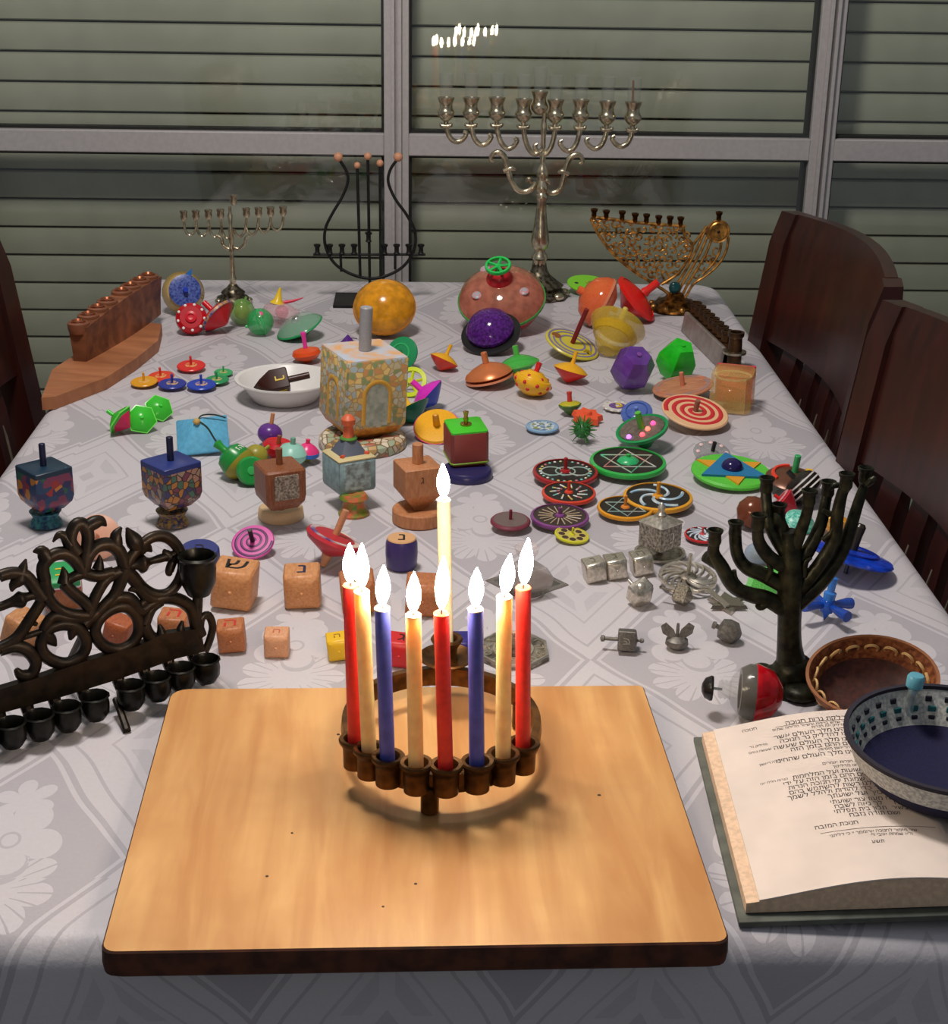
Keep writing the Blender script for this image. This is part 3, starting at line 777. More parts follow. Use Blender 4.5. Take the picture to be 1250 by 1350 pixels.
# ---- gilt filigree bird menorah
def bird():
    org = T(889, 408); Y = org[1]; k = 1/ppm(org)
    gold = mat((196, 142, 72), .36, metal=.75, var=.3, scale=120); gd = met(110, 72, 32, .4, .4, 120)
    t = thing('bird_menorah', 'gilt filigree bird-shaped menorah with a green stone at its foot', 'menorah', tuple(org))
    obj('base', lathe([(a*k, b*k) for a, b in ((34, 0), (36, 2), (34, 6), (27, 8), (24, 12), (14, 15), (10, 22), (0, 24))], 24), gd, t, sharp=60)
    for i in range(9):
        a = i*2*PI/9; obj('base_bead', move(ball(4.2*k, 0, 8), (31*k*math.cos(a), 31*k*math.sin(a), 6*k)), gold, t)
    f = lambda x, y: V(x, y, Y)
    fl = (np.array([0, 1, 0]), 1.2)
    strokes(t, org, [[(779, 288), (790, 310), (808, 334), (832, 355), (858, 372), (880, 386), (884, 396)], [(779, 286), (806, 289), (835, 293), (870, 296), (900, 298)], [(900, 298), (904, 312), (913, 324), (905, 345), (892, 362), (872, 375)]], f, 2.2, gold, 'body_outline', flat=fl)
    strokes(t, org, [[(912, 325), (922, 312), (932, 298)], [(961, 312), (957, 332), (946, 350), (930, 364), (914, 375), (905, 390), (898, 400)], [(930, 303), (918, 330), (905, 355), (890, 380), (885, 398)], [(934, 308), (924, 332), (911, 356), (897, 380), (890, 398)], [(938, 316), (930, 336), (917, 358), (904, 380), (895, 400)], [(951, 320), (948, 334), (938, 350), (926, 362)]], f, 1.9, gold, 'neck_strand', flat=fl)
    hp = V(947, 305, Y)-org
    h = obj('head', move(lathe([(14.5*k, -3*k), (15.5*k, 0), (14.5*k, 3*k), (12.5*k, 2*k), (11*k, 3.2*k), (6*k, 2.4*k), (0, 3*k)], 24), rx=PI/2), gold, t); h.location = tuple(hp)
    e = obj('eye', move(ball(2.2*k, 3*k, 10, .6), rx=PI/2), mat((25, 15, 10), .3), h)
    # scrollwork filling the body
    def inside(x, y):
        ylow = np.interp(x, [779, 790, 808, 832, 858, 880, 900, 913], [289, 310, 334, 355, 372, 378, 355, 326])
        yt = np.interp(x, [779, 900, 913], [287, 297, 322]); return yt+3 < y < ylow-2
    sc_ = []; rnd = random.Random(5); pts = []
    for _ in range(4000):
        x, y = rnd.uniform(782, 911), rnd.uniform(290, 376)
        if inside(x, y) and all((x-a)**2+(y-b)**2 > 62 for a, b in pts): pts.append((x, y))
    for i, (x, y) in enumerate(pts):
        s = 1 if i % 2 else -1; a0 = rnd.uniform(0, 6.28); R = 5.6
        sc_.append([(x+R*(1-q*.15)*math.cos(a0+s*q), y+R*(1-q*.15)*math.sin(a0+s*q), 1.45) for q in np.linspace(0, 5.6, 9)] )
    for x, y in ((935, 342), (925, 352), (944, 332), (940, 345), (918, 362)):
        sc_.append([(x+4*math.cos(q), y+5*math.sin(q), 1.2) for q in np.linspace(0, 5.5, 8)])
    strokes(t, org, sc_, f, 1.4, gold, 'scrollwork', n=6, k=3)
    pr = [(2, 0), (3.4, 1), (3.2, 8), (4.6, 10), (4.8, 13), (3.4, 13), (2.6, 8), (0, 8)]
    cups_at(t, org, [(783, 288), (799, 290), (820, 291), (837, 294), (852, 295), (868, 297), (883, 298), (897, 299), (947.5, 292)], Y, pr, gd, 'candle_cup', 12)
    g = obj('green_stone', move(ball(8*k, 0, 16, .5), rx=PI/2), mat((20, 70, 72), .15, var=.2), t); g.location = tuple(V(889, 378, Y)-org+np.array([0, -.006, 0]))
bird()
# ---- brown wooden menorah on the left
def wooden():
    tw = wood((150, 92, 60), (86, 46, 28), 1, scale=9, stretch=5, rough=.5); tb_ = wood((178, 116, 76), (140, 84, 52), 1, scale=9, stretch=4, rough=.55)
    cop = met(200, 120, 86, .3)
    A, B = T(90, 541), T(229, 441); org = (A+B)/2
    rz = math.atan2(B[1]-A[1], B[0]-A[0]); L = np.linalg.norm(B-A)
    t = thing('wooden_menorah', 'carved brown wooden menorah with a row of copper candle holes', 'menorah', tuple(org), rz)
    # local x runs away from the camera along the slab, local +y to the left
    out = [(-L*.52, .008), (-L*.50, -.006), (-L*.25, -.034), (.0, -.038), (L*.25, -.034), (L*.48, -.008), (L*.5, .02), (L*.2, .046), (-L*.2, .046)]
    obj('plank', prism([(a, b+.022) for a, b in out], .0003, .016), tb_, t, sharp=30)
    inv = (Matrix.Translation(Vector(org)) @ Matrix.Rotation(rz, 4, 'Z')).inverted()
    a2, b2 = inv @ Vector(T(104, 492)), inv @ Vector(T(203, 428))
    v, f = [], []; n = 14; path = []
    for i in range(n+1):
        q = i/n; c0 = a2.lerp(b2, q); hgt = .046+.010*q+.004*math.sin(PI*q)
        y = c0.y-.003; w0, w1 = .010*math.sin(PI*(.15+.7*q))+.004, .013
        v += [(c0.x, y-w0, .016), (c0.x, y-w1*.75, .016+hgt*.5), (c0.x, y-w1, .016+hgt), (c0.x, y+w1, .016+hgt), (c0.x, y+w1*.8, .016+hgt*.5), (c0.x, y+w0, .016)]
        path.append((c0.x, y, .016+hgt))
    for i in range(n):
        for j in range(6): f.append([i*6+j, i*6+(j+1) % 6, i*6+6+(j+1) % 6, i*6+6+j])
    f += [[0, 1, 2, 3, 4, 5][::-1], [n*6+j for j in range(6)]]
    obj('upright', (v, f), tw, t, sharp=50)
    for q in (.03, .15, .27, .39, .58, .70, .83, .95):
        k_ = q*n; i0 = min(int(k_), n-1); p = np.array(path[i0])*(1-(k_-i0))+np.array(path[i0+1])*(k_-i0)
        h = obj('hole_ring', lathe([(.0125, -.010), (.0142, -.004), (.0142, .003), (.0115, .005), (.0096, .004)], 20), tw, t); h.location = tuple(p+np.array([0, .002, 0]))
        obj('copper_cup', lathe([(.0088, .001), (.0096, .0056), (.0082, .0066), (.006, .003), (0, .003)], 16), cop, h)
wooden()
# ---- grey metal plate menorah on the right
def plate():
    A, B = T(900, 437), T(949, 486); org = (A+B)/2; rz = math.atan2(B[1]-A[1], B[0]-A[0]); L = np.linalg.norm(B-A)
    br = mat((84, 58, 36), .4, metal=.7, var=.3); gy = mat((158, 148, 142), .4, metal=.5, var=.1)
    t = thing('plate_menorah', 'grey metal plate menorah with dark bronze cups along its edge', 'menorah', tuple(org), rz)
    obj('back_plate', move(box(L, .006, .030, 0, .2), rx=-.15), gy, t)
    obj('shelf', move(box(L, .022, .003, .0255, .2), (0, .014, 0)), br, t)
    obj('support', move(box(L*.96, .014, .0252, 0, .1), (0, .017, 0)), br, t)
    for i in range(8):
        o = obj('candle_cup', lathe([(.006, 0), (.0075, .002), (.007, .012), (.0085, .014), (.0085, .017), (.006, .017), (.005, .008), (0, .008)], 14), br, t); o.location = (-L*.47+L*.82*i/7, .016, .028)
    o = obj('helper_cup', lathe([(.009, 0), (.010, .002), (.0095, .022), (.0145, .024), (.015, .0265), (.0095, .027), (.0088, .045), (.011, .048), (.0112, .053), (.008, .053), (.007, .04), (0, .04)], 18), br, t); o.location = (L*.55, .016, 0)
    obj('drip_ring', lathe([(.0096, .0235), (.0155, .0238), (.0158, .0268), (.0096, .0275), (.0096, .0235)], 18, True), met(190, 180, 160, .3), o)
plate()
# ---- bronze tree menorah
def tree():
    org = T(1045, 905); Y = org[1]; k = 1/ppm(org)
    br = mat((42, 42, 26), .42, metal=.55, var=.35, scale=120, bump=.5)
    t = thing('tree_menorah', 'dark bronze tree-shaped menorah with branching candle cups', 'menorah', tuple(org))
    f = lambda x, y, d=0.0: V(x, y, Y+d)
    roots = [move(ball(26*k, 0, 14, .7), (-18*k, 0, 12*k)), move(ball(24*k, 0, 14, .7), (22*k, .004, 12*k)), move(ball(30*k, 0, 16, .9), (0, 0, 20*k)), move(ball(18*k, 0, 12, .8), (-38*k, .01, 10*k)), move(ball(20*k, 0, 12, .8), (36*k, .012, 12*k)), move(ball(24*k, 0, 12, .5), (2*k, -.02, 9*k)), move(lathe([(52*k, 0), (50*k, 6*k), (30*k, 12*k), (0, 14*k)], 20), (0, .004, 0))]
    obj('root_base', join(*roots), br, t)
    def st(L, name, d0=0.0, d1=0.0):
        P = []; n = len(L)
        for i, q in enumerate(L): P.append(f(q[0], q[1], d0+(d1-d0)*i/(n-1)))
        obj(name, tube(local(P, org), [q[2]*k*1.02 for q in L], 10, 4), br, t)
    st([(1046, 905, 26), (1044, 880, 21), (1041, 850, 16), (1041, 815, 15), (1042, 780, 17), (1043, 750, 16), (1043, 722, 13), (1040, 700, 10)], 'trunk')
    B = [([(1038, 805, 12), (1012, 790, 11), (986, 783, 10), (966, 772, 9), (952, 748, 9), (941, 730, 8), (942, 716, 7)], -.012, (942, 716)),
         ([(1038, 775, 10), (1005, 757, 10), (984, 748, 9), (972, 730, 8), (969, 700, 8)], .006, (969, 705)),
         ([(1040, 750, 10), (1015, 735, 9), (1001, 715, 8), (999, 695, 7)], -.012, (999, 696)),
         ([(1042, 730, 10), (1034, 705, 9), (1027, 685, 8), (1026, 675, 7)], .010, (1026, 682)),
         ([(1043, 730, 10), (1054, 705, 8), (1063, 680, 7), (1066, 665, 7)], -.012, (1066, 664)),
         ([(1045, 755, 10), (1066, 725, 9), (1082, 692, 8), (1088, 665, 7), (1091, 650, 7)], .008, (1091, 652)),
         ([(1046, 785, 10), (1078, 748, 9), (1100, 710, 8), (1104, 680, 8), (1110, 652, 7), (1115, 642, 7)], -.008, (1115, 642)),
         ([(1046, 800, 11), (1080, 770, 10), (1106, 735, 9), (1120, 700, 8), (1132, 662, 7), (1140, 640, 6)], .010, (1140, 634)),
         ([(1040, 735, 9), (1024, 712, 8), (1014, 690, 7.5), (1011, 665, 7), (1010, 648, 7)], .016, (1010, 647))]
    pr = [(6, -4), (8, 0), (8.5, 2), (8, 12), (9.8, 15), (10.4, 18), (8.6, 18.6), (6.4, 15), (6, 5), (0, 5)]
    for L, d, c in B:
        st(L, 'branch', 0, d)
        p = f(c[0], c[1], d); o = obj('candle_cup', lathe([(a*k, b*k) for a, b in pr], 16), br, t); o.location = tuple(p-org)
    for L in ([(983, 780, 5), (970, 765, 4), (968, 752, 3)], [(1010, 765, 4), (1016, 752, 4), (1012, 742, 2)], [(1060, 760, 4), (1062, 742, 4), (1070, 735, 2)], [(1085, 712, 4), (1094, 704, 3), (1098, 696, 2)], [(1020, 788, 5), (1004, 800, 5), (998, 798, 3)], [(960, 760, 4), (948, 745, 8), (930, 733, 8)]): st(L, 'twig', -.004, -.006)
    for L in ([(1110, 640, 3), (1100, 640, 4), (1094, 646, 2)], [(1142, 640, 3), (1150, 633, 5), (1153, 628, 2)], [(1085, 672, 3), (1093, 678, 4), (1096, 674, 2)]): st(L, 'leaf', 0, 0)
tree()
# ---- dark scrollwork wall menorah in the left foreground
def scroll():
    br = mat((40, 29, 18), .42, metal=.45, var=.3, scale=90, bump=.25); dk = mat((26, 24, 18), .35, metal=.5, var=.4, scale=90)
    P1, P2 = T(266, 857, .028), T(0, 934, .028)
    u = (P2-P1); u[2] = 0; u /= np.linalg.norm(u); nrm = np.cross(u, [0, 0, 1.0]); nrm /= np.linalg.norm(nrm)
    if nrm @ (CAM-P1) < 0: nrm = -nrm
    nt_ = nrm+np.array([0, 0, .12]); nt_ /= np.linalg.norm(nt_)
    org = (P1+P2)/2; org[2] = TZ+.0004; k = 1/ppm(org)
    t = thing('scroll_menorah', 'dark openwork scroll-backed menorah with a front row of round cups', 'menorah', tuple(org))
    def f(zx, zy, d=0.0): return onplane(zx/3.906, zy/3.906+680, P1, nt_)+nrm*d
    def st(lines, name, r=24, closed=False, n=8):
        out = []
        for L in lines:
            P = [f(*q[:2]) for q in L]; R = [(q[2] if len(q) > 2 else r)*1.35/3.906*k for q in L]
            out.append(tube(local(P, org), R, n, 4, closed, (nt_, .8)))
        obj(name, join(*out), br, t, sharp=60)
    st([[(650, 268), (700, 180), (780, 112), (860, 112), (920, 170), (942, 255), (920, 335), (870, 395), (805, 408), (740, 375), (690, 315)]], 'scroll_ring', 23, True)
    st([[(640, 272, 16), (700, 250, 22), (735, 245, 40), (770, 236, 16), (830, 218, 18), (900, 200, 18)]], 'arrow_bar')
    st([[(400, 195), (362, 130), (385, 52), (425, 45), (452, 90), (450, 160), (438, 235)]], 'scroll_loop', 26)
    for L in ([[(360, 150, 26), (330, 105, 18), (300, 100, 14), (272, 135, 4)], [(440, 65, 26), (480, 38, 28), (520, 30, 22), (548, 52, 4)], [(600, 150, 26), (598, 100, 24), (625, 58, 6)], [(740, 190, 18), (690, 130, 34), (652, 62, 5)], [(720, 160, 30), (760, 165, 20), (782, 185, 4)], [(100, 330, 30), (118, 270, 20), (134, 222, 4)], [(240, 220, 30), (210, 180, 22), (170, 185, 4)], [(330, 345, 28), (330, 300, 18), (322, 262, 4)], [(505, 275, 26), (512, 235, 16), (512, 200, 3)], [(875, 215, 22), (852, 190, 16), (845, 172, 4)], [(905, 205, 18), (882, 255, 20), (872, 290, 18), (880, 305, 8)], [(360, 640, 6), (372, 605, 20), (380, 560, 22)], [(290, 670, 5), (265, 640, 22), (225, 600, 24)], [(940, 540, 6), (930, 590, 20), (950, 640, 24)], [(820, 560, 6), (830, 600, 20), (830, 640, 24)], [(60, 390, 5), (75, 350, 22), (130, 315, 24)], [(730, 380, 20), (690, 375, 16), (660, 385, 4)]]): st([L], 'leaf_tip', 20)
    st([[(430, 290), (450, 215), (495, 160), (560, 148), (615, 185), (642, 262)]], 'scroll_loop', 27)
    st([[(642, 270, 32), (600, 390, 26), (540, 460, 24), (480, 520, 24), (430, 560, 26)], [(625, 285, 26), (555, 320, 24), (505, 390, 24), (470, 470, 24), (455, 530, 26)], [(430, 290, 24), (490, 310, 24), (580, 295, 26)]], 'crossing_bar')
    st([[(230, 330), (222, 260), (270, 205), (335, 195), (395, 240), (430, 300)], [(225, 330, 28), (245, 420, 26), (300, 480, 22), (370, 510, 24), (450, 520, 26)], [(330, 350, 24), (380, 400, 24), (430, 440, 24), (470, 480, 24)], [(330, 340, 20), (390, 310, 22), (430, 295, 22)], [(270, 400, 14), (250, 370, 14), (230, 330, 16)]], 'scroll_loop', 26)
    st([[(490, 600), (515, 530), (580, 480), (650, 470), (705, 520), (712, 600), (670, 665), (600, 690), (530, 665)]], 'scroll_ring', 24, True)
    st([[(560, 470, 20), (600, 425, 24), (670, 430, 26), (720, 490, 26), (760, 470, 24), (830, 425, 26), (920, 432, 26), (985, 480, 26), (1010, 560, 28), (1030, 620, 30)], [(745, 560, 24), (780, 480, 22), (830, 440, 22)], [(745, 560, 24), (770, 620, 26), (830, 660, 26)], [(645, 280, 28), (700, 340, 26), (760, 420, 26), (830, 440, 24)], [(700, 490, 20), (740, 445, 20), (775, 430, 20)]], 'scroll_loop', 24)
    st([[(1030, 590), (1040, 525), (1075, 515), (1095, 570), (1080, 640), (1055, 700)]], 'side_handle', 17)
    st([[(210, 670), (245, 590), (330, 560), (410, 585), (445, 660), (415, 725), (335, 760), (250, 735)]], 'scroll_ring', 24, True)
    st([[(0, 310, 24), (60, 295, 24), (130, 312, 26), (190, 385, 26), (222, 430, 28)], [(-60, 480, 18), (0, 468, 18), (60, 445, 20), (105, 432, 34), (140, 418, 18), (215, 398, 20)], [(215, 440, 24), (150, 540, 24), (85, 630, 24), (0, 680, 24), (-80, 700, 24)], [(0, 690, 26), (80, 672, 26), (150, 700, 26), (185, 760, 24), (160, 815, 24), (110, 820, 22), (82, 790, 10)], [(110, 630, 12), (200, 600, 13), (330, 560, 14), (380, 545, 14)], [(220, 590, 20), (270, 520, 22), (350, 530, 22), (450, 530, 24)], [(190, 560, 8), (150, 540, 14), (140, 520, 5)]], 'scroll_loop', 22)
    # solid strip at the foot of the back
    strip = [(-160, 940), (0, 880), (200, 820), (420, 742), (700, 662), (830, 600), (1020, 572), (1045, 690), (900, 725), (600, 832), (300, 925), (0, 1005), (-160, 1050)]
    fr, bk = [tuple(f(*q, .004)-org) for q in strip], [tuple(f(*q, -.003)-org) for q in strip]
    n = len(strip)
    obj('back_strip', (fr+bk, [list(range(n))[::-1], list(range(n, 2*n))]+[[i, (i+1) % n, n+(i+1) % n, n+i] for i in range(n)]), br, t)
    # tray, cups, legs
    cups_ = [(-80, 1165), (60, 1125), (205, 1085), (345, 1040), (490, 985), (675, 930), (810, 885), (935, 838), (1062, 795)]
    for cx, cy in cups_:
        p = onplane(cx/3.906, cy/3.906+680, P1+nrm*.021, nrm)
        c = obj('candle_cup', lathe([(0, -.011), (.007, -.0095), (.0105, -.004), (.0112, .003), (.0105, .008), (.0118, .0095), (.0105, .0105), (.009, .008), (.0085, 0), (0, -.002)], 12), dk, t); c.location = tuple(p-org)
        q_ = p-nrm*.0245+np.array([0, 0, .010]); obj('bracket', tube(local([p-nrm*.008+np.array([0, 0, -.004]), p-nrm*.018+np.array([0, 0, .0]), q_], p), [.0042, .0045, .0055], 8), br, c)
    p = onplane(1020/3.906, 305/3.906+680, P1+nrm*.006, nrm)
    c = obj('helper_cup', lathe([(0, -.018), (.009, -.016), (.0135, -.006), (.0145, .006), (.0135, .013), (.0155, .016), (.0135, .0175), (.0115, .013), (.011, .0), (0, -.002)], 14), dk, t); c.location = tuple(p-org)
    st([[(1020, 400, 22), (1015, 470, 24), (1010, 520, 24)], [(1010, 420, 20), (1040, 400, 18), (1048, 385, 8)]], 'helper_arm')
    for a, b in (((600, 945), (655, 1108)), ((1010, 760), (1050, 860)), ((-60, 1060), (-40, 1230))):
        q0 = onplane(a[0]/3.906, a[1]/3.906+680, P1+nrm*.012, nrm); q1 = T(b[0]/3.906, b[1]/3.906+680, .002)
        obj('leg', tube(local([q0, (q0+q1)/2, q1], org), [.0035, .003, .0032], 8), br, t)
    q0 = f(450, 560); q1 = f(450, 600)-nrm*.06; q1[2] = TZ+.003
    obj('back_leg', tube(local([q0, (q0+q1)/2, q1], org), .003, 8), br, t)
scroll()
# ================================================================ SPINNING TOPS AND DREIDELS
def sq(levels, bev=.1):
    v, f, idx = [], [], []
    for h, z in levels:
        if h < 1e-6: idx.append([len(v)]*8); v.append((0, 0, z)); continue
        k = h*bev; o = len(v); idx.append([o+i for i in range(8)])
        v += [(h-k, -h, z), (h, -h+k, z), (h, h-k, z), (h-k, h, z), (-h+k, h, z), (-h, h-k, z), (-h, -h+k, z), (-h+k, -h, z)]
    for a, b in zip(idx, idx[1:]):
        for i in range(8):
            q = list(dict.fromkeys([a[i], a[(i+1) % 8], b[(i+1) % 8], b[i]]))
            if len(q) > 2: f.append(q)
    if len(set(idx[0])) > 1: f.append(idx[0][::-1])
    if len(set(idx[-1])) > 1: f.append(idx[-1])
    return v, f
def topz(t):
    s = t.scale[0]; return max((t.location.z + s*(t.rotation_euler.to_matrix() @ (o.matrix_basis @ q.co)).z) for o in tree_meshes(t) for q in o.data.vertices) - TZ
def disc(R, z0, z1, n=40): b = (z1-z0)*.35; return lathe([(R-b, z0), (R, z0+b), (R, z1-b), (R-b, z1)], n)
def rim(R, w, z0, z1, n=40): return lathe([(R-w, z0), (R, z0), (R, z1), (R-w, z1), (R-w, z0)], n, True)
def spin_body(R, up, dn): return lathe([(0, -dn), (R*.16, -dn*.93), (R*.5, -dn*.55), (R*.86, -dn*.18), (R, 0), (R*.93, up*.22), (R*.62, up*.62), (R*.25, up*.92), (0, up)], 30)
def low(R, dn): return lathe([(0, -dn), (R*.16, -dn*.93), (R*.5, -dn*.6), (R*.88, -dn*.2), (R, 0), (0, .001)], 30)
def upp(R, up): return lathe([(R, 0), (R*.96, up*.12), (R*.66, up*.55), (R*.3, up*.86), (0, up)], 30)
def stem(r, z0, z1): return cyl(r, z0, z1, 12)
def tri(R, ph, r, z): return tube([(x, y, z) for x, y in [ (R*math.cos(a), R*math.sin(a)) for a in (ph, ph+2*PI/3, ph+4*PI/3)]], r, 5, 1, True)
def arc(R0, R1, a0, a1, r, z, n=10): return tube([((R0+(R1-R0)*i/n)*math.cos(a0+(a1-a0)*i/n), (R0+(R1-R0)*i/n)*math.sin(a0+(a1-a0)*i/n), z) for i in range(n+1)], r, 5, 2)
def bar(x0, y0, x1, y1, r, z): return tube([(x0, y0, z), (x1, y1, z)], r, 5, 1)
white = pl(232, 228, 224); black = pl(26, 24, 24); redp = pl(214, 34, 30); yelp = pl(240, 190, 30); grnp = pl(36, 168, 66); bluep = pl(34, 64, 190)
TOPG = 'spinning tops laid out on the tablecloth'
def simple(label, bx, body, parts, name='spinning_top', cat='spinning top', **k):
    return build(name, label, cat, bx, [('body', *body)]+parts, TOPG, **k)
# ---------- back left cluster
simple('clear yellow top with blue disc and blue paper flag, behind the red heart top', (211, 357, 272, 412), (lathe([(0, -.8), (.5, -.7), (.95, -.2), (1, .1), (.8, .6), (.3, .8), (0, .82)]), clr(206, 170, 90, .75)),
       [('blue_disc', lathe([(.3, .7), (.72, .72), (.75, .95), (.5, 1.02), (.3, 1.0)], 24), mat((40, 56, 130), .35, c2=(90, 110, 180), scale=9)), ('paper_flag', move(prism([(0, 0), (.9, .35), (.75, -.5)], 0, .03), (-.2, .7, .2), rx=.2, ry=-1.1), pl(50, 130, 210)), ('stem', stem(.12, 1.0, 1.3), bluep)], lean=70, az=-75)
simple('round red top with white hearts on its rim', (231, 400, 274, 441), (lathe([(0, -.9), (.5, -.8), (.95, -.3), (1, 0), (.95, .3), (.7, .5), (0, .5)]), pl(190, 18, 34)),
       [('knob', lathe([(.35, .48), (.36, .62), (.2, .66), (.2, .58), (0, .55)]), pl(214, 30, 50))]+[('heart', move(ball(.1, 0, 8, .5), (.83*math.cos(a), .83*math.sin(a), .42), ), white) for a in np.arange(0, 6.28, .698)], lean=62, az=-85)
simple('red top with blue studded rim tipped on its side', (269, 392, 306, 442), (spin_body(1, .5, .6), pl(206, 30, 42)), [('band', rim(1.02, .08, -.06, .08), mat((40, 70, 150), .4, c2=(210, 150, 40), scale=8)), ('stem', stem(.14, .4, 1.05), pl(214, 30, 40))], lean=55, az=150)
simple('clear olive and orange ball-shaped top beside the green globe top', (305, 386, 333, 434), (ball(1, 0, 24), clr(120, 170, 80, .6)), [('inner_core', ball(.6), clr(200, 150, 60, .6)), ('stem', stem(.1, .95, 1.2), clr(120, 170, 80, .8))], lean=30, az=60)
simple('clear green globe top with a pink figure inside', (326, 403, 358, 446), (ball(1, 0, 24), clr(40, 176, 90, .62)), [('pink_figure', move(ball(.3), (-.4, -.6, .1)), pl(236, 90, 150)), ('seam', rim(1.02, .05, -.04, .04, 30), clr(60, 200, 110, .8)), ('tip', stem(.12, -1.15, -.95), clr(60, 200, 110, .8))], lean=75, az=20)
simple('clear pink domed top with yellow cone and red pointer', (347, 378, 399, 432), (lathe([(0, -.7), (.6, -.6), (1, -.1), (.9, .2), (.3, .45), (0, .5)]), clr(232, 190, 196, .38)), [('yellow_cone', move(lathe([(.4, .3), (.2, .5), (.05, 1.1), (0, 1.12)], 16), (-.3, 0, .1)), pl(240, 200, 40)), ('pointer', tube([(.0, 0, .5), (.5, 0, .7), (.95, 0, .95)], [.09, .07, .02], 8), pl(220, 50, 80)), ('pink_core', ball(.35), clr(240, 120, 150, .6))], lean=12, az=20)
simple('clear green saucer top with silver hub, tilted', (364, 411, 426, 448), (spin_body(1, .3, .45), pl(24, 140, 76)), [('clear_lid', lathe([(.95, .05), (.7, .32), (.3, .42), (0, .44)]), clr(190, 210, 200, .35)), ('hub', ball(.2, .3, 12), met(210, 210, 205, .2))], lean=24, az=-160)
simple('orange top with upright bright pink stem', (387, 435, 421, 481), (lathe([(0, -.5), (.25, -.48), (.35, -.35), (.8, -.2), (1, .1), (.9, .35), (.4, .5), (0, .5)]), pl(232, 84, 30)), [('stem', lathe([(.15, .4), (.15, 1.3), (.2, 1.5), (.17, 1.62), (0, 1.64)], 12), pl(242, 60, 170))], lean=8, az=170)
simple('big amber yellow ball-shaped top', (464, 369, 550, 442), (lathe([(0, -.75), (.25, -.74), (.7, -.55), (.97, -.15), (1, .02), (.95, .25), (.66, .62), (.25, .78), (0, .8)], 36), mat((226, 152, 26), .18, alpha=.93, var=.12, scale=4)), [('centre_rod', stem(.07, -.7, .74), clr(250, 220, 120, .7)), ('seam', rim(1.01, .03, -.02, .03, 40), pl(210, 130, 20))], lean=40, az=-95)
build('paper_cone', 'small purple pyramid behind the large picture dreidel', 'cone', (447, 439, 471, 463), [('cone', sq([(1, 0), (.06, 1.4), (0, 1.45)]), pl(86, 36, 130)), ('cord', tube([(0, 0, 1.4), (.4, .5, .9), (1.5, .6, .6)], .05, 6), pl(60, 30, 90))], spin=30)
simple('largest top, clear red and green with a green wheel handle', (602, 339, 721, 441), (lathe([(0, -.6), (.3, -.58), (.8, -.35), (1, -.02), (1, .04), (0, .05)], 40), clr(214, 40, 56, .78)),
       [('upper_shell', lathe([(1, .04), (.93, .25), (.66, .5), (.3, .62), (.2, .64)], 40), mat((190, 120, 96), .08, alpha=.72, var=.12, scale=5)), ('seam', rim(1.015, .04, 0, .06, 44), pl(60, 150, 60)), ('neck', lathe([(.3, .58), (.3, .68), (.24, .8), (.14, .9), (0, .92)], 20), pl(190, 30, 40)),
        ('handle_wheel', lathe([(.24, .98), (.29, .98), (.3, 1.02), (.29, 1.06), (.24, 1.06), (.24, .98)], 28, True), pl(40, 200, 90), [('spoke', bar(0, 0, .27*math.cos(a), .27*math.sin(a), .035, 1.02), pl(40, 200, 90)) for a in np.arange(0, 6.2, 1.257)]), ('post', stem(.07, .88, 1.04), pl(40, 200, 90))]
       + [('sticker', move(ball(.13, 0, 10, .35), (.62*math.cos(a), .62*math.sin(a), .5), rx=.0), mat((120, 190, 200), .3, c2=(230, 120, 120), scale=30)) for a in (-.6, -2.6, -4.2)], lean=28, az=-105)
simple('purple glitter dome top with wide black brim', (609, 405, 686, 470), (lathe([(.6, .12), (.78, .16), (.84, .35), (.66, .7), (.3, .9), (0, .94)], 32), mat((92, 36, 132), .12, alpha=.85, var=.25, scale=12)), [('brim', lathe([(0, -.3), (.4, -.25), (.95, -.02), (1.05, .06), (1.05, .14), (.8, .18), (0, .2)], 36), black), ('tip', lathe([(0, -.55), (.12, -.5), (.2, -.25)], 12), black)], lean=30, az=-115)
simple('flat lime green top with a black picture, beside the tall menorah', (749, 362, 806, 389), (disc(1, 0, .12), pl(130, 214, 40)), [('black_picture', move(box(.5, .42, .03, .12), (.1, 0, 0), rz=.3), mat((30, 34, 26), .4, c2=(180, 200, 60), scale=6)), ('hole', move(cyl(.09, .1, .13), (-.6, -.1, 0)), black), ('tip', lathe([(0, -.3), (.1, -.2), (.14, .01)], 10), pl(110, 190, 30))], lean=10, az=-60)
simple('translucent orange top with grooved rim beside the red one', (757, 368, 818, 428), (lathe([(0, -.45), (.5, -.4), (.92, -.12), (1, 0), (.97, .25), (.74, .62), (.35, .82), (0, .84)], 30), clr(240, 110, 60, .82)), [('rim_groove', rim(1.03, .07, -.05, .05), clr(246, 150, 110, .8)), ('stem', stem(.16, .7, 1.05), clr(240, 110, 60, .9)), ('tip', stem(.1, -.7, -.35), clr(240, 110, 60, .9))], lean=62, az=175)
simple('glossy red top with thick rim leaning to the left', (816, 363, 874, 426), (spin_body(1, .35, .7), pl(226, 28, 22)), [('rim_band', lathe([(.9, -.1), (1.04, -.06), (1.06, .05), (.92, .12), (.9, -.1)], 36, True), pl(232, 36, 28)), ('stem', lathe([(.2, .4), (.15, .6), (.15, 1.05), (.1, 1.1), (0, 1.1)], 14), pl(226, 36, 30)), ('stem_tip', stem(.09, 1.08, 1.3), met(150, 150, 150, .3))], lean=48, az=-12)
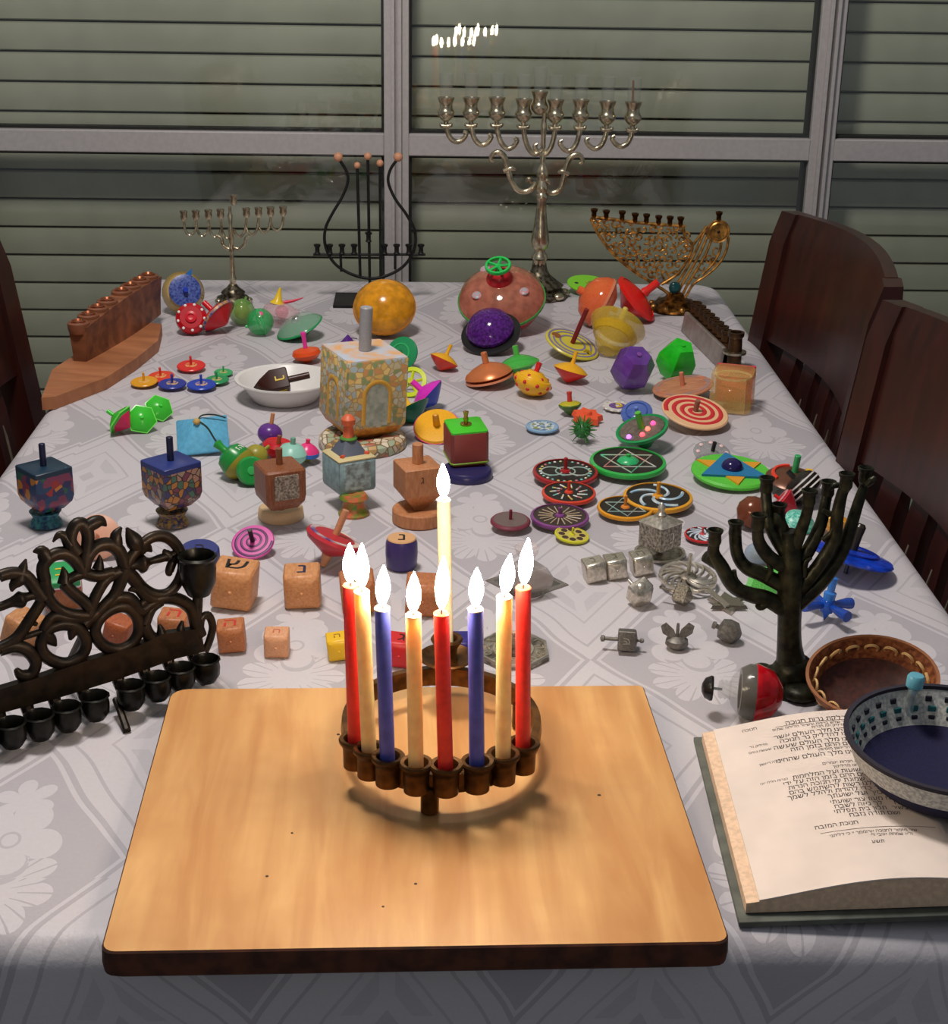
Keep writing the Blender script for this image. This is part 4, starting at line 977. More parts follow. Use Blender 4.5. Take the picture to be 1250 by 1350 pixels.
simple('clear yellow cup-shaped top lying on its side', (784, 398, 846, 476), (lathe([(0, -.75), (.3, -.72), (.5, -.5), (.62, -.2), (.95, .3), (1, .42), (.96, .5), (.3, .52), (0, .54)], 32), clr(220, 190, 70, .5)), [('band', lathe([(.64, -.16), (.7, -.14), (.82, .1), (.78, .1), (.64, -.16)], 32, True), clr(234, 190, 40, .5)), ('stem', stem(.1, .5, 1.2), clr(240, 214, 110, .75)), ('inner_disc', disc(.7, .2, .26), clr(240, 180, 30, .6))], lean=52, az=60)
simple('yellow disc top with purple stripes and a long dark red stick', (721, 404, 787, 478), (disc(1, 0, .1), mat((214, 200, 70), .3)), [('stripe', rim(R, .07, .1, .115), pl(130, 120, 170)) for R in (.92, .74, .5)]+[('bee_print', move(disc(.16, .1, .125, 14), (.55, -.35, 0)), mat((40, 36, 20), .4, c2=(220, 190, 40), scale=8)), ('brown_print', move(disc(.18, .1, .125, 14), (-.6, .2, 0)), mat((150, 90, 40), .4)), ('stick', stem(.085, .1, 1.5), mat((128, 24, 26), .5)), ('tip', lathe([(0, -.3), (.1, -.2), (.14, .01)], 10), pl(200, 180, 60))], lean=22, az=-35)
RY = [(pl(240, 180, 30), pl(222, 44, 28))]
def ry(label, bx, a, b, lean, az, up=.45, dn=.75, stl=1.1):
    return simple(label, bx, (low(1, dn), b), [('upper_cap', upp(1, up), a), ('stem', lathe([(.16, up*.8), (.11, up+.15), (.13, stl), (0, stl+.02)], 12), a)], lean=lean, az=az)
ry('yellow and red top in front of the dark red stick', (729, 464, 776, 504), pl(240, 176, 30), pl(222, 40, 28), 18, 30)
ry('small yellow and red top tipped beside the purple glitter dome', (567, 454, 604, 489), pl(240, 176, 30), pl(226, 60, 40), 30, 35)
simple('coppery peach top with layered rim', (616, 461, 674, 513), (spin_body(1, .5, .4), mat((222, 128, 76), .28, metal=.35, var=.1)), [('rim_groove', rim(1.0, .06, -.2, -.12), mat((236, 150, 110), .3)), ('stem', stem(.13, .4, .95), mat((222, 128, 76), .28, metal=.35)), ('lower_ring', lathe([(.5, -.34), (.95, -.2), (.97, -.12), (.5, -.2)], 28), mat((232, 140, 100), .3))], lean=14, az=170)
simple('translucent green top behind the dotted yellow one', (657, 454, 710, 503), (spin_body(1, .45, .7), clr(70, 190, 70, .8)), [('stem', stem(.14, .35, .9), clr(90, 200, 80, .9)), ('tip', stem(.12, -.8, -.5), clr(90, 200, 80, .9)), ('rim_band', rim(1.02, .06, -.05, .04), clr(110, 220, 100, .8))], lean=14, az=150)
dots = []
for z, R, n in ((.0, 1.0, 9), (-.32, .83, 7), (.34, .72, 6)):
    for i in range(n):
        a = 2*PI*i/n + z*3; dots.append(('red_dot', move(ball(.11, 0, 10), ((R-.055)*math.cos(a), (R-.055)*math.sin(a), z*.93)), pl(206, 30, 44)))
simple('yellow top with red dots and a red stem', (677, 477, 728, 523), (lathe([(0, -.7), (.3, -.66), (.72, -.45), (.98, -.1), (1, .05), (.92, .22), (.8, .26), (.74, .36), (.45, .5), (.38, .58), (0, .6)]), pl(244, 182, 30)), [('stem', lathe([(.2, .5), (.13, .65), (.15, 1.05), (0, 1.08)], 12), redp)]+dots, lean=20, az=20)
def poly_top(label, bx, m, n=6, lean=20, az=0, spin=0, extra=()):
    return simple(label, bx, (lathe([(0, -1), (.55, -.95), (1, -.25), (1, .3), (.62, .92), (0, .95)], n), m), list(extra), lean=lean, az=az, spin=spin)
poly_top('faceted translucent purple top', (804, 457, 864, 514), mat((110, 62, 160), .12, alpha=.8, var=.08, scale=1.5), 6, 35, -70, 10, [('pink_core', ball(.5), clr(190, 60, 120, .8)), ('tip', stem(.12, .9, 1.05), clr(150, 90, 180, .7))])
poly_top('faceted bright green top', (864, 446, 918, 502), mat((38, 196, 40), .2, var=.06, scale=3), 5, 25, -60, 40, [('tip', stem(.14, .9, 1.0), pl(38, 196, 40))])
simple('thin wooden disc top tilted behind the spiral disc', (862, 489, 939, 527), (disc(1, 0, .09), wood((206, 142, 108), (166, 104, 74), 0, 2, 6)), [('stem', stem(.075, -.3, .55), mat((214, 130, 100), .5)), ('painted_ring', rim(.9, .12, .09, .1), mat((150, 130, 130), .5, c2=(200, 120, 90), scale=4))], lean=10, az=-170)
build('clear_box', 'clear pink and yellow rounded box holding a top', 'box', (934, 479, 998, 547), [('shell', sq([(.86, 0), (.98, .08), (1, .5), (.98, 1.9), (.85, 2.0)], .25), clr(226, 190, 110, .45)), ('pink_back', move(box(1.9, .12, 1.95, .03, .4), (0, .95, 0)), clr(232, 60, 84, .8)), ('inner_top', lathe([(0, .2), (.7, .8), (.75, 1.1), (.4, 1.5), (0, 1.6)], 16), clr(240, 100, 70, .6)), ('rim_line', lathe([(.8, 1.62), (.88, 1.62), (.88, 1.7), (.8, 1.7), (.8, 1.62)], 28, True), clr(240, 214, 150, .8))], spin=-18)
sp = [(.06+.84*i/60)*np.array([math.cos(.6+i*.36), math.sin(.6+i*.36)]) for i in range(61)]
simple('round wooden top painted with a red spiral', (874, 519, 959, 569), (disc(1, 0, .09), mat((232, 186, 140), .5, var=.05)), [('red_spiral', tube([(x, y, .088) for x, y in sp], .075, 6, 2, flat=((0, 0, 1), .25)), mat((206, 44, 52), .5)), ('stem', stem(.08, .08, .45), mat((150, 100, 80), .6)), ('tip', lathe([(0, -.4), (.1, -.3), (.14, .01)], 10), mat((190, 140, 100), .5))], lean=14, az=-60)
simple('translucent green disc top leaning behind the picture dreidel', (509, 444, 551, 489), (lathe([(0, -.2), (.6, -.16), (1, -.02), (1, .08), (.6, .22), (0, .26)], 30), clr(30, 150, 90, .85)), [('ring', rim(.6, .1, .2, .26), clr(60, 190, 110, .85)), ('hub', ball(.16, .24), pl(30, 110, 60))], lean=62, az=-120)
simple('lime yellow open wheel top', (521, 484, 563, 524), (lathe([(.72, -.1), (.98, -.08), (1, .08), (.74, .1), (.72, -.1)], 30, True), pl(206, 222, 30)), [('spoke', bar(0, 0, .85*math.cos(a), .85*math.sin(a), .1, 0), pl(206, 222, 30)) for a in np.arange(0, 6.2, 1.257)]+[('hub', stem(.2, -.2, .3), pl(200, 210, 30))], lean=50, az=-110)
simple('magenta and blue top lying on its side', (540, 501, 583, 541), (low(1, .6), pl(40, 70, 190)), [('upper_cap', upp(1, .5), pl(214, 40, 190)), ('stem', stem(.15, .35, 1.0), pl(230, 50, 190))], lean=50, az=165)
simple('yellow and dark green top tipped next to the large dreidel', (519, 513, 561, 562), (low(1, .75), pl(16, 112, 84)), [('upper_cap', upp(1, .12), pl(240, 190, 40)), ('stem', stem(.15, .1, .8), pl(244, 200, 60))], lean=38, az=140)
simple('yellow disc top with pink edge behind the dark red cube dreidel', (548, 537, 604, 589), (lathe([(1, 0), (.95, .1), (.3, .16), (0, .16)], 32), pl(244, 178, 30)), [('pink_underside', low(1.03, .35), pl(226, 40, 130)), ('stem', lathe([(.16, .12), (.14, .7), (.1, .8), (0, .82)], 12), pl(230, 160, 30))], lean=30, az=-100)
# ---------- bowl with a chocolate dreidel
bowl = build('plastic_bowl', 'shallow white plastic bowl', 'bowl', (314, 477, 436, 541), [('bowl', lathe([(0, .0), (.62, 0), (.66, .03), (.8, .25), (.93, .40), (1, .42), (1, .45), (.92, .44), (.77, .27), (.62, .06), (0, .05)], 44), mat((226, 222, 218), .35, var=.02))])
build('chocolate_dreidel', 'chocolate brown dreidel with yellow letter lying in the white bowl', 'dreidel', (334, 486, 409, 521), [('body', sq([(0, -2.3), (.5, -1.6), (1, -.6), (1, .9), (.9, 1.0)]), mat((58, 26, 18), .35, var=.1)), ('stem', stem(.32, .95, 3.0), mat((58, 26, 18), .35, var=.1)), ('letter', move(text('נ', 1.5, .02), (0, -1.03, .2), rx=PI/2), pl(226, 190, 40)), ('letter', move(text('ש', 1.5, .02), (1.03, 0, .2), rx=PI/2, rz=PI/2), pl(226, 190, 40))], z=.012, lean=80, az=12, spin=-25, by='w')
# ---------- seven tiny flat tops
for lab, bx, c in (('tiny flat yellow top at the left end of the little flat tops', (172, 490, 208, 512), (230, 160, 30)), ('tiny flat orange red top beside the yellow one', (194, 483, 230, 506), (226, 66, 40)),
                   ('tiny flat red top, highest of the little flat tops', (233, 469, 271, 491), (222, 44, 40)), ('tiny flat navy top in front of the orange red one', (208, 492, 246, 515), (44, 56, 150)),
                   ('tiny flat blue top between the navy and green ones', (246, 492, 285, 517), (36, 66, 180)), ('tiny flat green top touching the blue one', (270, 486, 302, 511), (40, 150, 90)), ('tiny flat green top at the right end of the little flat tops', (282, 479, 307, 500), (60, 170, 100))):
    simple(lab, bx, (disc(1, .0, .14, 30), pl(*c)), [('centre_print', disc(.42, .13, .16, 20), mat((222, 180, 110), .4, c2=c, scale=5)), ('stem', stem(.09, .1, .8), pl(*c)), ('tip', lathe([(0, -.28), (.1, -.15), (.13, .02)], 10), pl(*c))], lean=random.uniform(4, 9), az=random.uniform(-120, -60), by='w')
# ---------- three green hexagon tops and the paper one
lg = mat((60, 200, 50), .25, alpha=.9, var=.08)
for lab, bx, ln, az, ex in (('green hexagon top with pink underside and a stem', (138, 537, 174, 571), 60, 160, True), ('green hexagon top in the middle of its group', (164, 535, 209, 571), 55, -75, False), ('green hexagon top behind the other two', (190, 521, 229, 556), 50, -60, False)):
    simple(lab, bx, (lathe([(0, -.5), (.9, -.05), (1, .05), (.85, .2), (.3, .5), (0, .52)], 6), lg), [('rim_line', lathe([(.98, -.02), (1.04, .0), (1.04, .06), (.95, .08), (.98, -.02)], 6, True), pl(120, 230, 90)), ('stem', stem(.12, .4, 1.0 if ex else .6), pl(70, 210, 60))]+([('pink_core', lathe([(0, -.75), (.6, -.3), (.8, -.1), (0, .0)], 6), pl(206, 40, 90))] if ex else []), lean=ln, az=az)
build('paper_dreidel', 'light blue folded paper dreidel with a dark cord', 'dreidel', (234, 544, 301, 604), [('folded_paper', sq([(.95, 0), (1, .1), (.96, .18), (.3, .75), (.1, .95), (0, .97)], .03), mat((96, 176, 214), .6, var=.06, scale=5)), ('knot', move(ball(.15, 0, 10, .8), (-.12, -.1, .95)), mat((196, 160, 90), .7)), ('cord', tube([(-.1, -.1, .95), (.1, .1, 1.05), (.55, .4, .75), (.95, .6, .35)], .03, 6), mat((40, 60, 50), .6)), ('cord', tube([(-.05, -.1, .95), (.25, -.3, .75), (.5, -.7, .4), (.75, -.95, .15)], .035, 6), mat((40, 60, 50), .6))], lean=24, az=-95, spin=8)
# ---------- painted dreidels on small stands
def std(label, bx, prof, m, name='dreidel_stand', by='w', **k): return build(name, label, 'stand', bx, [('stand', lathe(prof, 28), m)], 'little dreidel stands', by=by, **k)
pic1 = mosaic([(150, 40, 40), (30, 90, 70), (190, 120, 40), (40, 40, 90), (120, 50, 80), (30, 60, 100)], 2.6)
pic2 = mosaic([(170, 130, 110), (70, 110, 90), (180, 120, 50), (120, 60, 80), (160, 140, 120), (60, 60, 110)], 3.4, lines=(60, 40, 40))
navy = mat((22, 26, 62), .3, var=.1)
def painted(label, slabel, bxs, bx, m, cap, spin, stm):
    s = std(slabel, bxs, [(.8, 0), (1, .1), (.9, .35), (.72, .55), (.85, .8), (.95, .95), (.7, .97), (.5, .8), (0, .8)], stm)
    dz = topz(s)-.004
    t = build('painted_dreidel', label, 'dreidel', bx, [('body', sq([(.25, -1.25), (.6, -1.15), (.92, -.75), (1, -.45), (1, .75)], .05), m), ('cap', sq([(1, .75), (1, .98), (.96, 1.02)], .05), cap), ('tip', lathe([(0, -1.5), (.2, -1.4), (.3, -1.2)], 12), cap), ('stem', stem(.16, 1.0, 2.15), navy)], z=dz, spin=spin, by='h')
    return t
painted('navy painted dreidel, leftmost on the table', 'blue painted stand under the leftmost dreidel', (38, 672, 84, 693), (26, 584, 92, 678), pic1, mat((24, 50, 70), .35), 42, mat((30, 50, 90), .35, c2=(60, 130, 130), scale=4))
painted('blue painted dreidel with pale figures beside the blue paper one', 'dark blue stand with gold dots under the blue painted dreidel', (205, 670, 250, 693), (194, 575, 258, 675), pic2, mat((40, 54, 120), .35), 42, mat((30, 36, 84), .35, c2=(150, 120, 50), scale=6))
# ---------- little ball tops
simple('purple ball top with a wooden stem', (339, 545, 373, 588), (ball(1, 0, 24, .85), pl(98, 50, 136)), [('stem', stem(.16, .8, 1.7), mat((206, 140, 90), .5)), ('tip', lathe([(0, -1.05), (.12, -.95), (.2, -.8)], 10), mat((206, 140, 90), .5))], lean=10, az=20)
simple('squat red top with hollow top and wooden stem', (347, 573, 387, 606), (lathe([(0, -.7), (.5, -.6), (.95, -.2), (1, .15), (.8, .4), (.55, .35), (0, .2)]), pl(200, 26, 36)), [('stem', stem(.13, .2, .8), mat((150, 90, 50), .5))], lean=8, az=0)
simple('pale mint ball top with short stem', (364, 577, 406, 616), (lathe([(0, -.85), (.5, -.75), (.95, -.25), (1, .1), (.7, .55), (.3, .7), (0, .72)]), mat((150, 206, 190), .35)), [('stem', stem(.17, .65, 1.15), mat((120, 170, 150), .4))], lean=6, az=0)
simple('small pink, blue and olive striped top', (391, 576, 419, 613), (upp(1, .8), pl(236, 60, 130)), [('blue_band', lathe([(.98, -.35), (1.02, -.3), (1.02, -.02), (1, 0)], 28), pl(50, 110, 200)), ('olive_base', low(.98, 1.0), mat((150, 150, 60), .35)), ('knob', lathe([(.2, .75), (.16, .9), (.2, 1.05), (0, 1.1)], 12), pl(236, 40, 100))], lean=5, az=0)
bpy.context.view_layer.update()
simple('green candy-coloured top with a white letter m, tipped left', (283, 578, 334, 634), (lathe([(0, -.9), (.5, -.8), (.9, -.3), (.95, .2), (.8, .7), (.5, .9), (0, .92)]), pl(36, 140, 60)), [('olive_band', lathe([(.7, -.62), (.96, -.3), (.985, .0), (.9, .02), (.7, -.62)], 28, True), mat((150, 140, 40), .35)), ('stem', lathe([(.25, .85), (.2, 1.2), (.28, 1.6), (.1, 1.7), (0, 1.7)], 12), pl(40, 150, 60)), ('letter', move(text('m', .7, .02, False), (.0, -.86, .42), rx=PI/2-.35), white)], lean=55, az=155, spin=60)
simple('olive yellow ball top between the green ones', (325, 582, 353, 622), (ball(1, 0, 20), mat((160, 150, 50), .35)), [('stem', stem(.16, .9, 1.4), mat((150, 140, 40), .4))], lean=60, az=30)
simple('round green top lying with its disc facing the camera', (315, 597, 347, 645), (lathe([(0, -.8), (.6, -.7), (1, -.2), (1, .2), (.85, .4), (0, .45)]), pl(36, 150, 66)), [('dimple', lathe([(.3, .4), (.26, .5), (.15, .52), (0, .5)], 16), pl(60, 180, 90))], lean=70, az=-80)
# ---------- large picture dreidel
pic3 = mosaic([(204, 166, 96), (180, 168, 136), (126, 142, 98), (188, 184, 166), (214, 182, 116), (156, 168, 170), (192, 134, 84)], 5.5, lines=(168, 136, 84))
ps = build('round_stand', 'round patchwork stand under the large picture dreidel', 'stand', (424, 553, 532, 608), [('stand', lathe([(1, 0), (1.02, .06), (1, .22), (.9, .3), (.5, .3), (.42, .22), (0, .2)], 44), mosaic([(214, 190, 160), (200, 160, 100), (170, 180, 150), (226, 214, 190), (190, 110, 90)], 5, lines=(130, 110, 80)))])
brick = mat((214, 160, 60), .45)
archp = [(.55*math.cos(a), -1.0, -.05+.55*math.sin(a)) for a in np.linspace(PI, 0, 9)]
build('large_picture_dreidel', 'largest dreidel, covered with a town picture, grey stem', 'dreidel', (433, 403, 527, 580), [('body', sq([(.98, -.92), (1, -.85), (1, 1.15), (.98, 1.18)], .04), pic3), ('top_plate', sq([(.98, 1.18), (.97, 1.21)], .04), mat((190, 200, 214), .4, c2=(226, 170, 110), scale=2)), ('rounded_base', sq([(.12, -1.5), (.5, -1.42), (.85, -1.15), (.98, -.92)], .06), mat((212, 150, 64), .45, c2=(180, 110, 40), scale=6)), ('stem', stem(.19, 1.2, 2.55), mat((160, 160, 164), .35))]
      + [('painted_door', move(prism([(.36, -.85), (.36, .1)]+[(.36*math.cos(q), .1+.36*math.sin(q)) for q in np.linspace(.3, 2.84, 7)]+[(-.36, .1), (-.36, -.85)], 0, .015), (0, -1.0, 0), rx=PI/2), mat((176, 176, 160), .5, c2=(140, 146, 130), scale=4)), ('painted_arch', tube([(.42, -1.0, -.8)]+[(.42*math.cos(a), -1.0, .1+.42*math.sin(a)) for a in np.linspace(0, PI, 8)]+[(-.42, -1.0, -.8)], .075, 6, 2, flat=((0, 1, 0), .35)), brick), ('painted_arch', tube([(-1.0, .36, -.8)]+[(-1.0, .36*math.cos(a), .1+.36*math.sin(a)) for a in np.linspace(0, PI, 8)]+[(-1.0, -.36, -.8)], .07, 6, 2, flat=((1, 0, 0), .35)), brick)], z=topz(ps)-.007, spin=27, lean=3, az=-20, by='h')
# ---------- dreidel with relief panels on a stone foot
std('pale stone block under the brown relief dreidel', (340, 661, 401, 690), [(1, 0), (1.02, .1), (.98, .42), (.9, .5), (0, .5)], mat((206, 176, 136), .5, var=.1), 'stone_stand', by='w')
wbrown = wood((146, 88, 54), (112, 62, 36), 2, 2, 5)
relief = mat((168, 158, 144), .4, metal=.5, c2=(100, 88, 76), scale=11, bump=.6)
build('relief_dreidel', 'brown wooden dreidel with silver relief panels', 'dreidel', (339, 590, 399, 674), [('body', sq([(.3, -1.25), (.7, -1.1), (.95, -.75), (1, -.4), (1, .85), (.92, .95)], .12), wbrown), ('panel', move(sq([(.62, 0), (.6, .06)], .1), (0, -1.0, .1), rx=PI/2), relief), ('panel', move(sq([(.62, 0), (.6, .06)], .1), (1.0, 0, .1), ry=PI/2), relief), ('stem', lathe([(.16, .9), (.15, 1.3), (.17, 1.75), (0, 1.8)], 12), wbrown), ('tip', lathe([(0, -1.42), (.2, -1.35), (.35, -1.2)], 12), wbrown)], z=.018, spin=24, by='h')
# ---------- tower dreidel
ts = std('green and coral painted stand under the tower dreidel', (446, 640, 487, 691), [(1, 0), (1, .12), (.85, .3), (.7, .8), (.72, 1.0), (.95, 1.15), (.8, 1.4), (.3, 1.4), (0, 1.3)], mat((90, 130, 40), .4, c2=(200, 96, 66), scale=2.2))
build('tower_dreidel', 'grey blue house-shaped dreidel with coral tower handle', 'dreidel', (431, 546, 489, 653), [('body', sq([(.3, -1.0), (.95, -.85), (1, -.7), (1, .75), (.95, .82)], .05), mat((130, 156, 160), .45, c2=(110, 130, 134), scale=3)), ('ledge', sq([(1.0, .8), (1.01, .86), (.86, .96)], .05), mat((206, 190, 140), .5)), ('roof', sq([(.72, .92), (.33, 1.6), (.3, 1.65)], .1), mat((90, 96, 110), .5)), ('tower', lathe([(.3, 1.55), (.36, 1.65), (.28, 1.75), (.24, 2.3), (.34, 2.4), (.36, 2.65), (.2, 2.85), (0, 2.9)], 14), mat((214, 100, 60), .45)), ('green_collar', lathe([(.38, 1.6), (.44, 1.68), (.38, 1.76), (.3, 1.76), (.38, 1.6)], 14, True), mat((80, 140, 50), .45)), ('front_picture', move(sq([(.7, 0), (.68, .03)], .05), (0, -1.0, 0), rx=PI/2), mat((166, 190, 194), .5, c2=(110, 120, 120), scale=3)), ('side_picture', move(sq([(.7, 0), (.68, .03)], .05), (1.0, 0, 0), ry=PI/2), mat((150, 170, 176), .5, c2=(60, 80, 80), scale=3))]
      + [('coral_strut', bar(s*.75, -.75, s*.25, -.3, .1, 1.0), mat((220, 90, 56), .45)) for s in (-1, 1)], z=topz(ts)-.004, spin=28, by='h')
# ---------- plain wooden dreidel
oak = wood((196, 136, 92), (170, 108, 68), 2, 2, 4, rough=.5)
ws = std('thick round wooden base under the plain wooden dreidel', (517, 655, 587, 702), [(.95, 0), (1, .05), (1, .5), (.95, .56), (.42, .56), (.1, .36), (0, .36)], oak, 'wooden_stand', by='w')
build('wooden_dreidel', 'plain wooden dreidel with pointed foot on a round base', 'dreidel', (525, 583, 577, 678), [('body', sq([(0, -1.75), (.12, -1.6), (.5, -1.1), (.98, -.45), (1, -.38), (1, 1.0), (.95, 1.05)], .06), oak), ('stem', stem(.29, 1.03, 2.1), oak), ('carved_letter', move(text('ג', .55, .01), (-.1, -1.02, .45), rx=PI/2), mat((90, 54, 34), .6))], z=topz(ws)-.010, spin=20, by='h')
# ---------- dark red cube dreidel
bs = std('navy blue oval base under the dark red cube dreidel', (581, 608, 650, 639), [(1, 0), (1.02, .12), (.98, .3), (.92, .36), (0, .36)], mat((46, 42, 92), .3), 'oval_stand', by='w')
gg = mat((122, 160, 40), .45)
build('cube_dreidel', 'dark red cube dreidel with a bright green square lid and golden handle', 'dreidel', (584, 537, 645, 622), [('body', sq([(.5, -1.05), (.85, -.98), (1, -.8), (1, .85), (.95, .92)], .16), mat((126, 50, 44), .45, var=.1)), ('lid', sq([(.96, .9), (.96, 1.0), (.92, 1.03)], .12), pl(70, 200, 40)), ('handle', lathe([(.3, 1.02), (.3, 1.1), (.1, 1.14), (.14, 1.35), (.1, 1.5), (.15, 1.75), (0, 1.8)], 14), met(200, 160, 80, .25)), ('lower_trim', sq([(.98, -.8), (1.03, -.76), (1.03, -.7), (.98, -.66)], .16), gg)], z=topz(bs)-.002, spin=12, lean=5, az=-100, by='w')
# ---------- flat printed tops in the middle
def flat(label, bx, rc, parts, face=(34, 28, 26), stc=None, lean=3, az=-90, sl=.55, by='w'):
    c = pl(*rc)
    return simple(label, bx, (disc(.97, .0, .1, 44), mat(face, .35, var=.1)), [('rim', lathe([(.92, -.03), (1, -.01), (1.02, .05), (1, .11), (.92, .13), (.92, -.03)], 44, True), c), ('stem', stem(.06, .1, sl), pl(*(stc or rc))), ('hub', lathe([(.17, .1), (.14, .15), (.06, .18), (0, .18)], 14), pl(*(stc or rc))), ('tip', lathe([(0, -.22), (.1, -.12), (.14, .01)], 10), c)]+parts, lean=lean, az=az, by=by)
pale = mat((206, 214, 206), .3, metal=.3, c2=(160, 206, 196), scale=3); confetti = mosaic([(220, 220, 210), (210, 190, 80), (200, 110, 120), (120, 200, 190), (230, 230, 230)], 9)
def dash(R, n, r=.03, l=.12, ph=0.0): return [('printed_dash', move(ball(r, 0, 6, .5), (R*math.cos(a+ph), R*math.sin(a+ph), .1), s=1), confetti) for a in np.arange(0, 6.28, 2*PI/n)]
flat('black flat top with wide dark red rim and confetti ring', (702, 603, 789, 643), (160, 32, 36), dash(.78, 26, .05)+[('loop', arc(.3, .3, 0, 6.2, .025, .1, 24), pale), ('loop', move(arc(.32, .32, 0, 6.2, .025, .1, 20), (.42, 0, 0)), pale), ('loop', move(arc(.32, .32, 0, 6.2, .025, .1, 20), (-.42, 0, 0)), pale)])
flat('black flat top with orange red rim and broken rays', (714, 633, 786, 668), (214, 66, 44), [('printed_ray', bar(.35*math.cos(a), .35*math.sin(a), .72*math.cos(a+.25), .72*math.sin(a+.25), .035, .1), confetti) for a in np.arange(0, 6.2, .571)])
flat('dark flat top with purple rim and starburst', (699, 665, 777, 699), (126, 66, 128), [('printed_ray', bar(.25*math.cos(a), .25*math.sin(a), .75*math.cos(a), .75*math.sin(a), .022, .1), mat((190, 170, 140), .4)) for a in np.arange(0, 6.2, .349)], face=(60, 46, 44), sl=.4)
flat('small flat yellow top with black petal slots', (731, 691, 777, 721), (206, 206, 40), [('petal_slot', move(disc(.2, .08, .115, 14), (.6*math.cos(a), .6*math.sin(a), 0), s=1), mat((70, 50, 40), .5)) for a in np.arange(0, 6.2, .785)], face=(200, 184, 90), lean=8, az=-40)
flat('black flat top with green rim and pale six-pointed star', (777, 589, 879, 633), (50, 176, 76), [('star_triangle', tri(.78, 0.52, .03, .1), mat((120, 220, 170), .3, c2=(210, 190, 180), scale=1.2)), ('star_triangle', tri(.78, -.52, .03, .1), mat((190, 200, 190), .3, c2=(220, 150, 140), scale=1.2)), ('green_bow', lathe([(.3, .1), (.26, .16), (.1, .22), (0, .24)], 8), pl(50, 180, 110))], sl=.3)
flat('black flat top with orange rim and grey six-pointed star', (787, 653, 862, 688), (222, 150, 30), [('star_triangle', tri(.78, .52, .03, .1), pale), ('star_triangle', tri(.78, -.52, .03, .1), pale)], stc=(214, 130, 50))
flat('black flat top with orange rim and pale blue swirls', (821, 636, 914, 677), (226, 160, 40), [('printed_swirl', arc(.15, .8, a, a+1.6, .05, .1, 12), mat((150, 190, 214), .3, c2=(210, 220, 220), scale=5)) for a in np.arange(0, 6.2, 1.257)], stc=(220, 150, 40))
simple('dull burgundy flat top between the candles and purple-rimmed disc', (649, 670, 697, 703), (disc(1, 0, .22), mat((120, 50, 66), .4)), [('inset', disc(.84, .2, .24), mat((110, 92, 90), .5)), ('stem', stem(.08, .2, .75), pl(120, 30, 50)), ('under_cone', lathe([(0, -.3), (.5, -.12), (.9, .02)], 24), mat((130, 56, 72), .4))], lean=4, az=-90)
simple('small yellow and green cone top with red stem', (737, 515, 766, 549), (lathe([(0, -.9), (.15, -.85), (.9, -.15), (1, .05), (.95, .15), (0, .25)], 8), mat((70, 110, 40), .4)), [('yellow_face', lathe([(.95, .14), (.9, .2), (.3, .35), (0, .36)], 8), mat((190, 180, 40), .4)), ('stem', lathe([(.22, .3), (.2, .9), (.24, 1.2), (0, 1.25)], 10), pl(206, 60, 50))], lean=6, az=150)
def starpoly(n, R, r): return [((R if i % 2 == 0 else r)*math.cos(PI*i/n), (R if i % 2 == 0 else r)*math.sin(PI*i/n)) for i in range(2*n)]
simple('small orange star-shaped rubber top', (755, 536, 794, 563), (prism(starpoly(7, 1, .72), .25, .6, .9), mat((240, 90, 50), .45)), [('foot', lathe([(0, 0), (.25, .1), (.4, .27)], 12), mat((236, 84, 46), .45)), ('knob', lathe([(.3, .58), (.2, .8), (0, .85)], 10), mat((240, 96, 56), .45))], lean=10, az=-60)
spk = [('spike', tube([(.5*a, .5*b, .5*c), (1.1*a, 1.1*b, 1.1*c)], [.06, .015], 5, 1), mat((60, 130, 50), .5)) for a, b, c in [tuple(np.array(q)/np.linalg.norm(q)) for q in [(random.gauss(0, 1), random.gauss(0, 1), random.gauss(.3, .8)) for _ in range(60)]]]
simple('spiky green rubber ball top', (748, 548, 788, 584), (ball(.62, 0, 16), mat((40, 110, 50), .4, alpha=.95)), spk, lean=0, az=0)
flat('flat silver blue disc with printed cartoon-like pattern, lying alone', (693, 549, 737, 577), (130, 170, 206), [('print', disc(.75, .1, .112, 24), mosaic([(190, 206, 214), (90, 120, 160), (220, 220, 210), (140, 150, 90)], 6))], face=(150, 176, 200), sl=.14, stc=(150, 170, 190))
flat('flat scalloped white disc with purple moon print', (794, 520, 834, 552), (206, 200, 196), [('moon_ground', disc(.62, .1, .113, 24), mat((112, 80, 140), .4)), ('moon', arc(.3, .3, -1.9, 1.9, .09, .115, 10), pl(220, 196, 60))]+[('scallop', move(disc(.16, .0, .12, 12), (.95*math.cos(a), .95*math.sin(a), 0)), mat((222, 216, 206), .4)) for a in np.arange(0, 6.2, .524)], face=(214, 208, 200), sl=.14, stc=(200, 190, 190))
simple('clear blue saucer top behind the green lit top', (821, 526, 858, 562), (spin_body(1, .25, .35), clr(80, 110, 190, .75)), [('stem', stem(.12, .2, .5), clr(120, 150, 220, .8)), ('ring', rim(.7, .06, .14, .2), clr(60, 90, 170, .8))], lean=32, az=-110)
simple('tilted green top with glowing pink and purple lights', (814, 540, 879, 594), (lathe([(0, -.8), (.2, -.75), (.5, -.35), (.98, -.08), (1, .05), (.92, .08), (.86, .02), (0, .02)], 32), pl(26, 150, 80)), [('grey_face', disc(.86, .0, .06), mat((104, 92, 82), .5, var=.2, scale=6)), ('stem', stem(.12, .05, .75), mat((90, 190, 60), .35))]+[('light', move(ball(.1, 0, 10), (x, y, .09)), mat(c, .2, emit=2.2)) for x, y, c in ((-.55, -.45, (190, 110, 250)), (-.05, -.55, (255, 80, 90)), (.2, -.25, (255, 110, 90)), (.45, .05, (255, 70, 130)))], lean=20, az=-150)
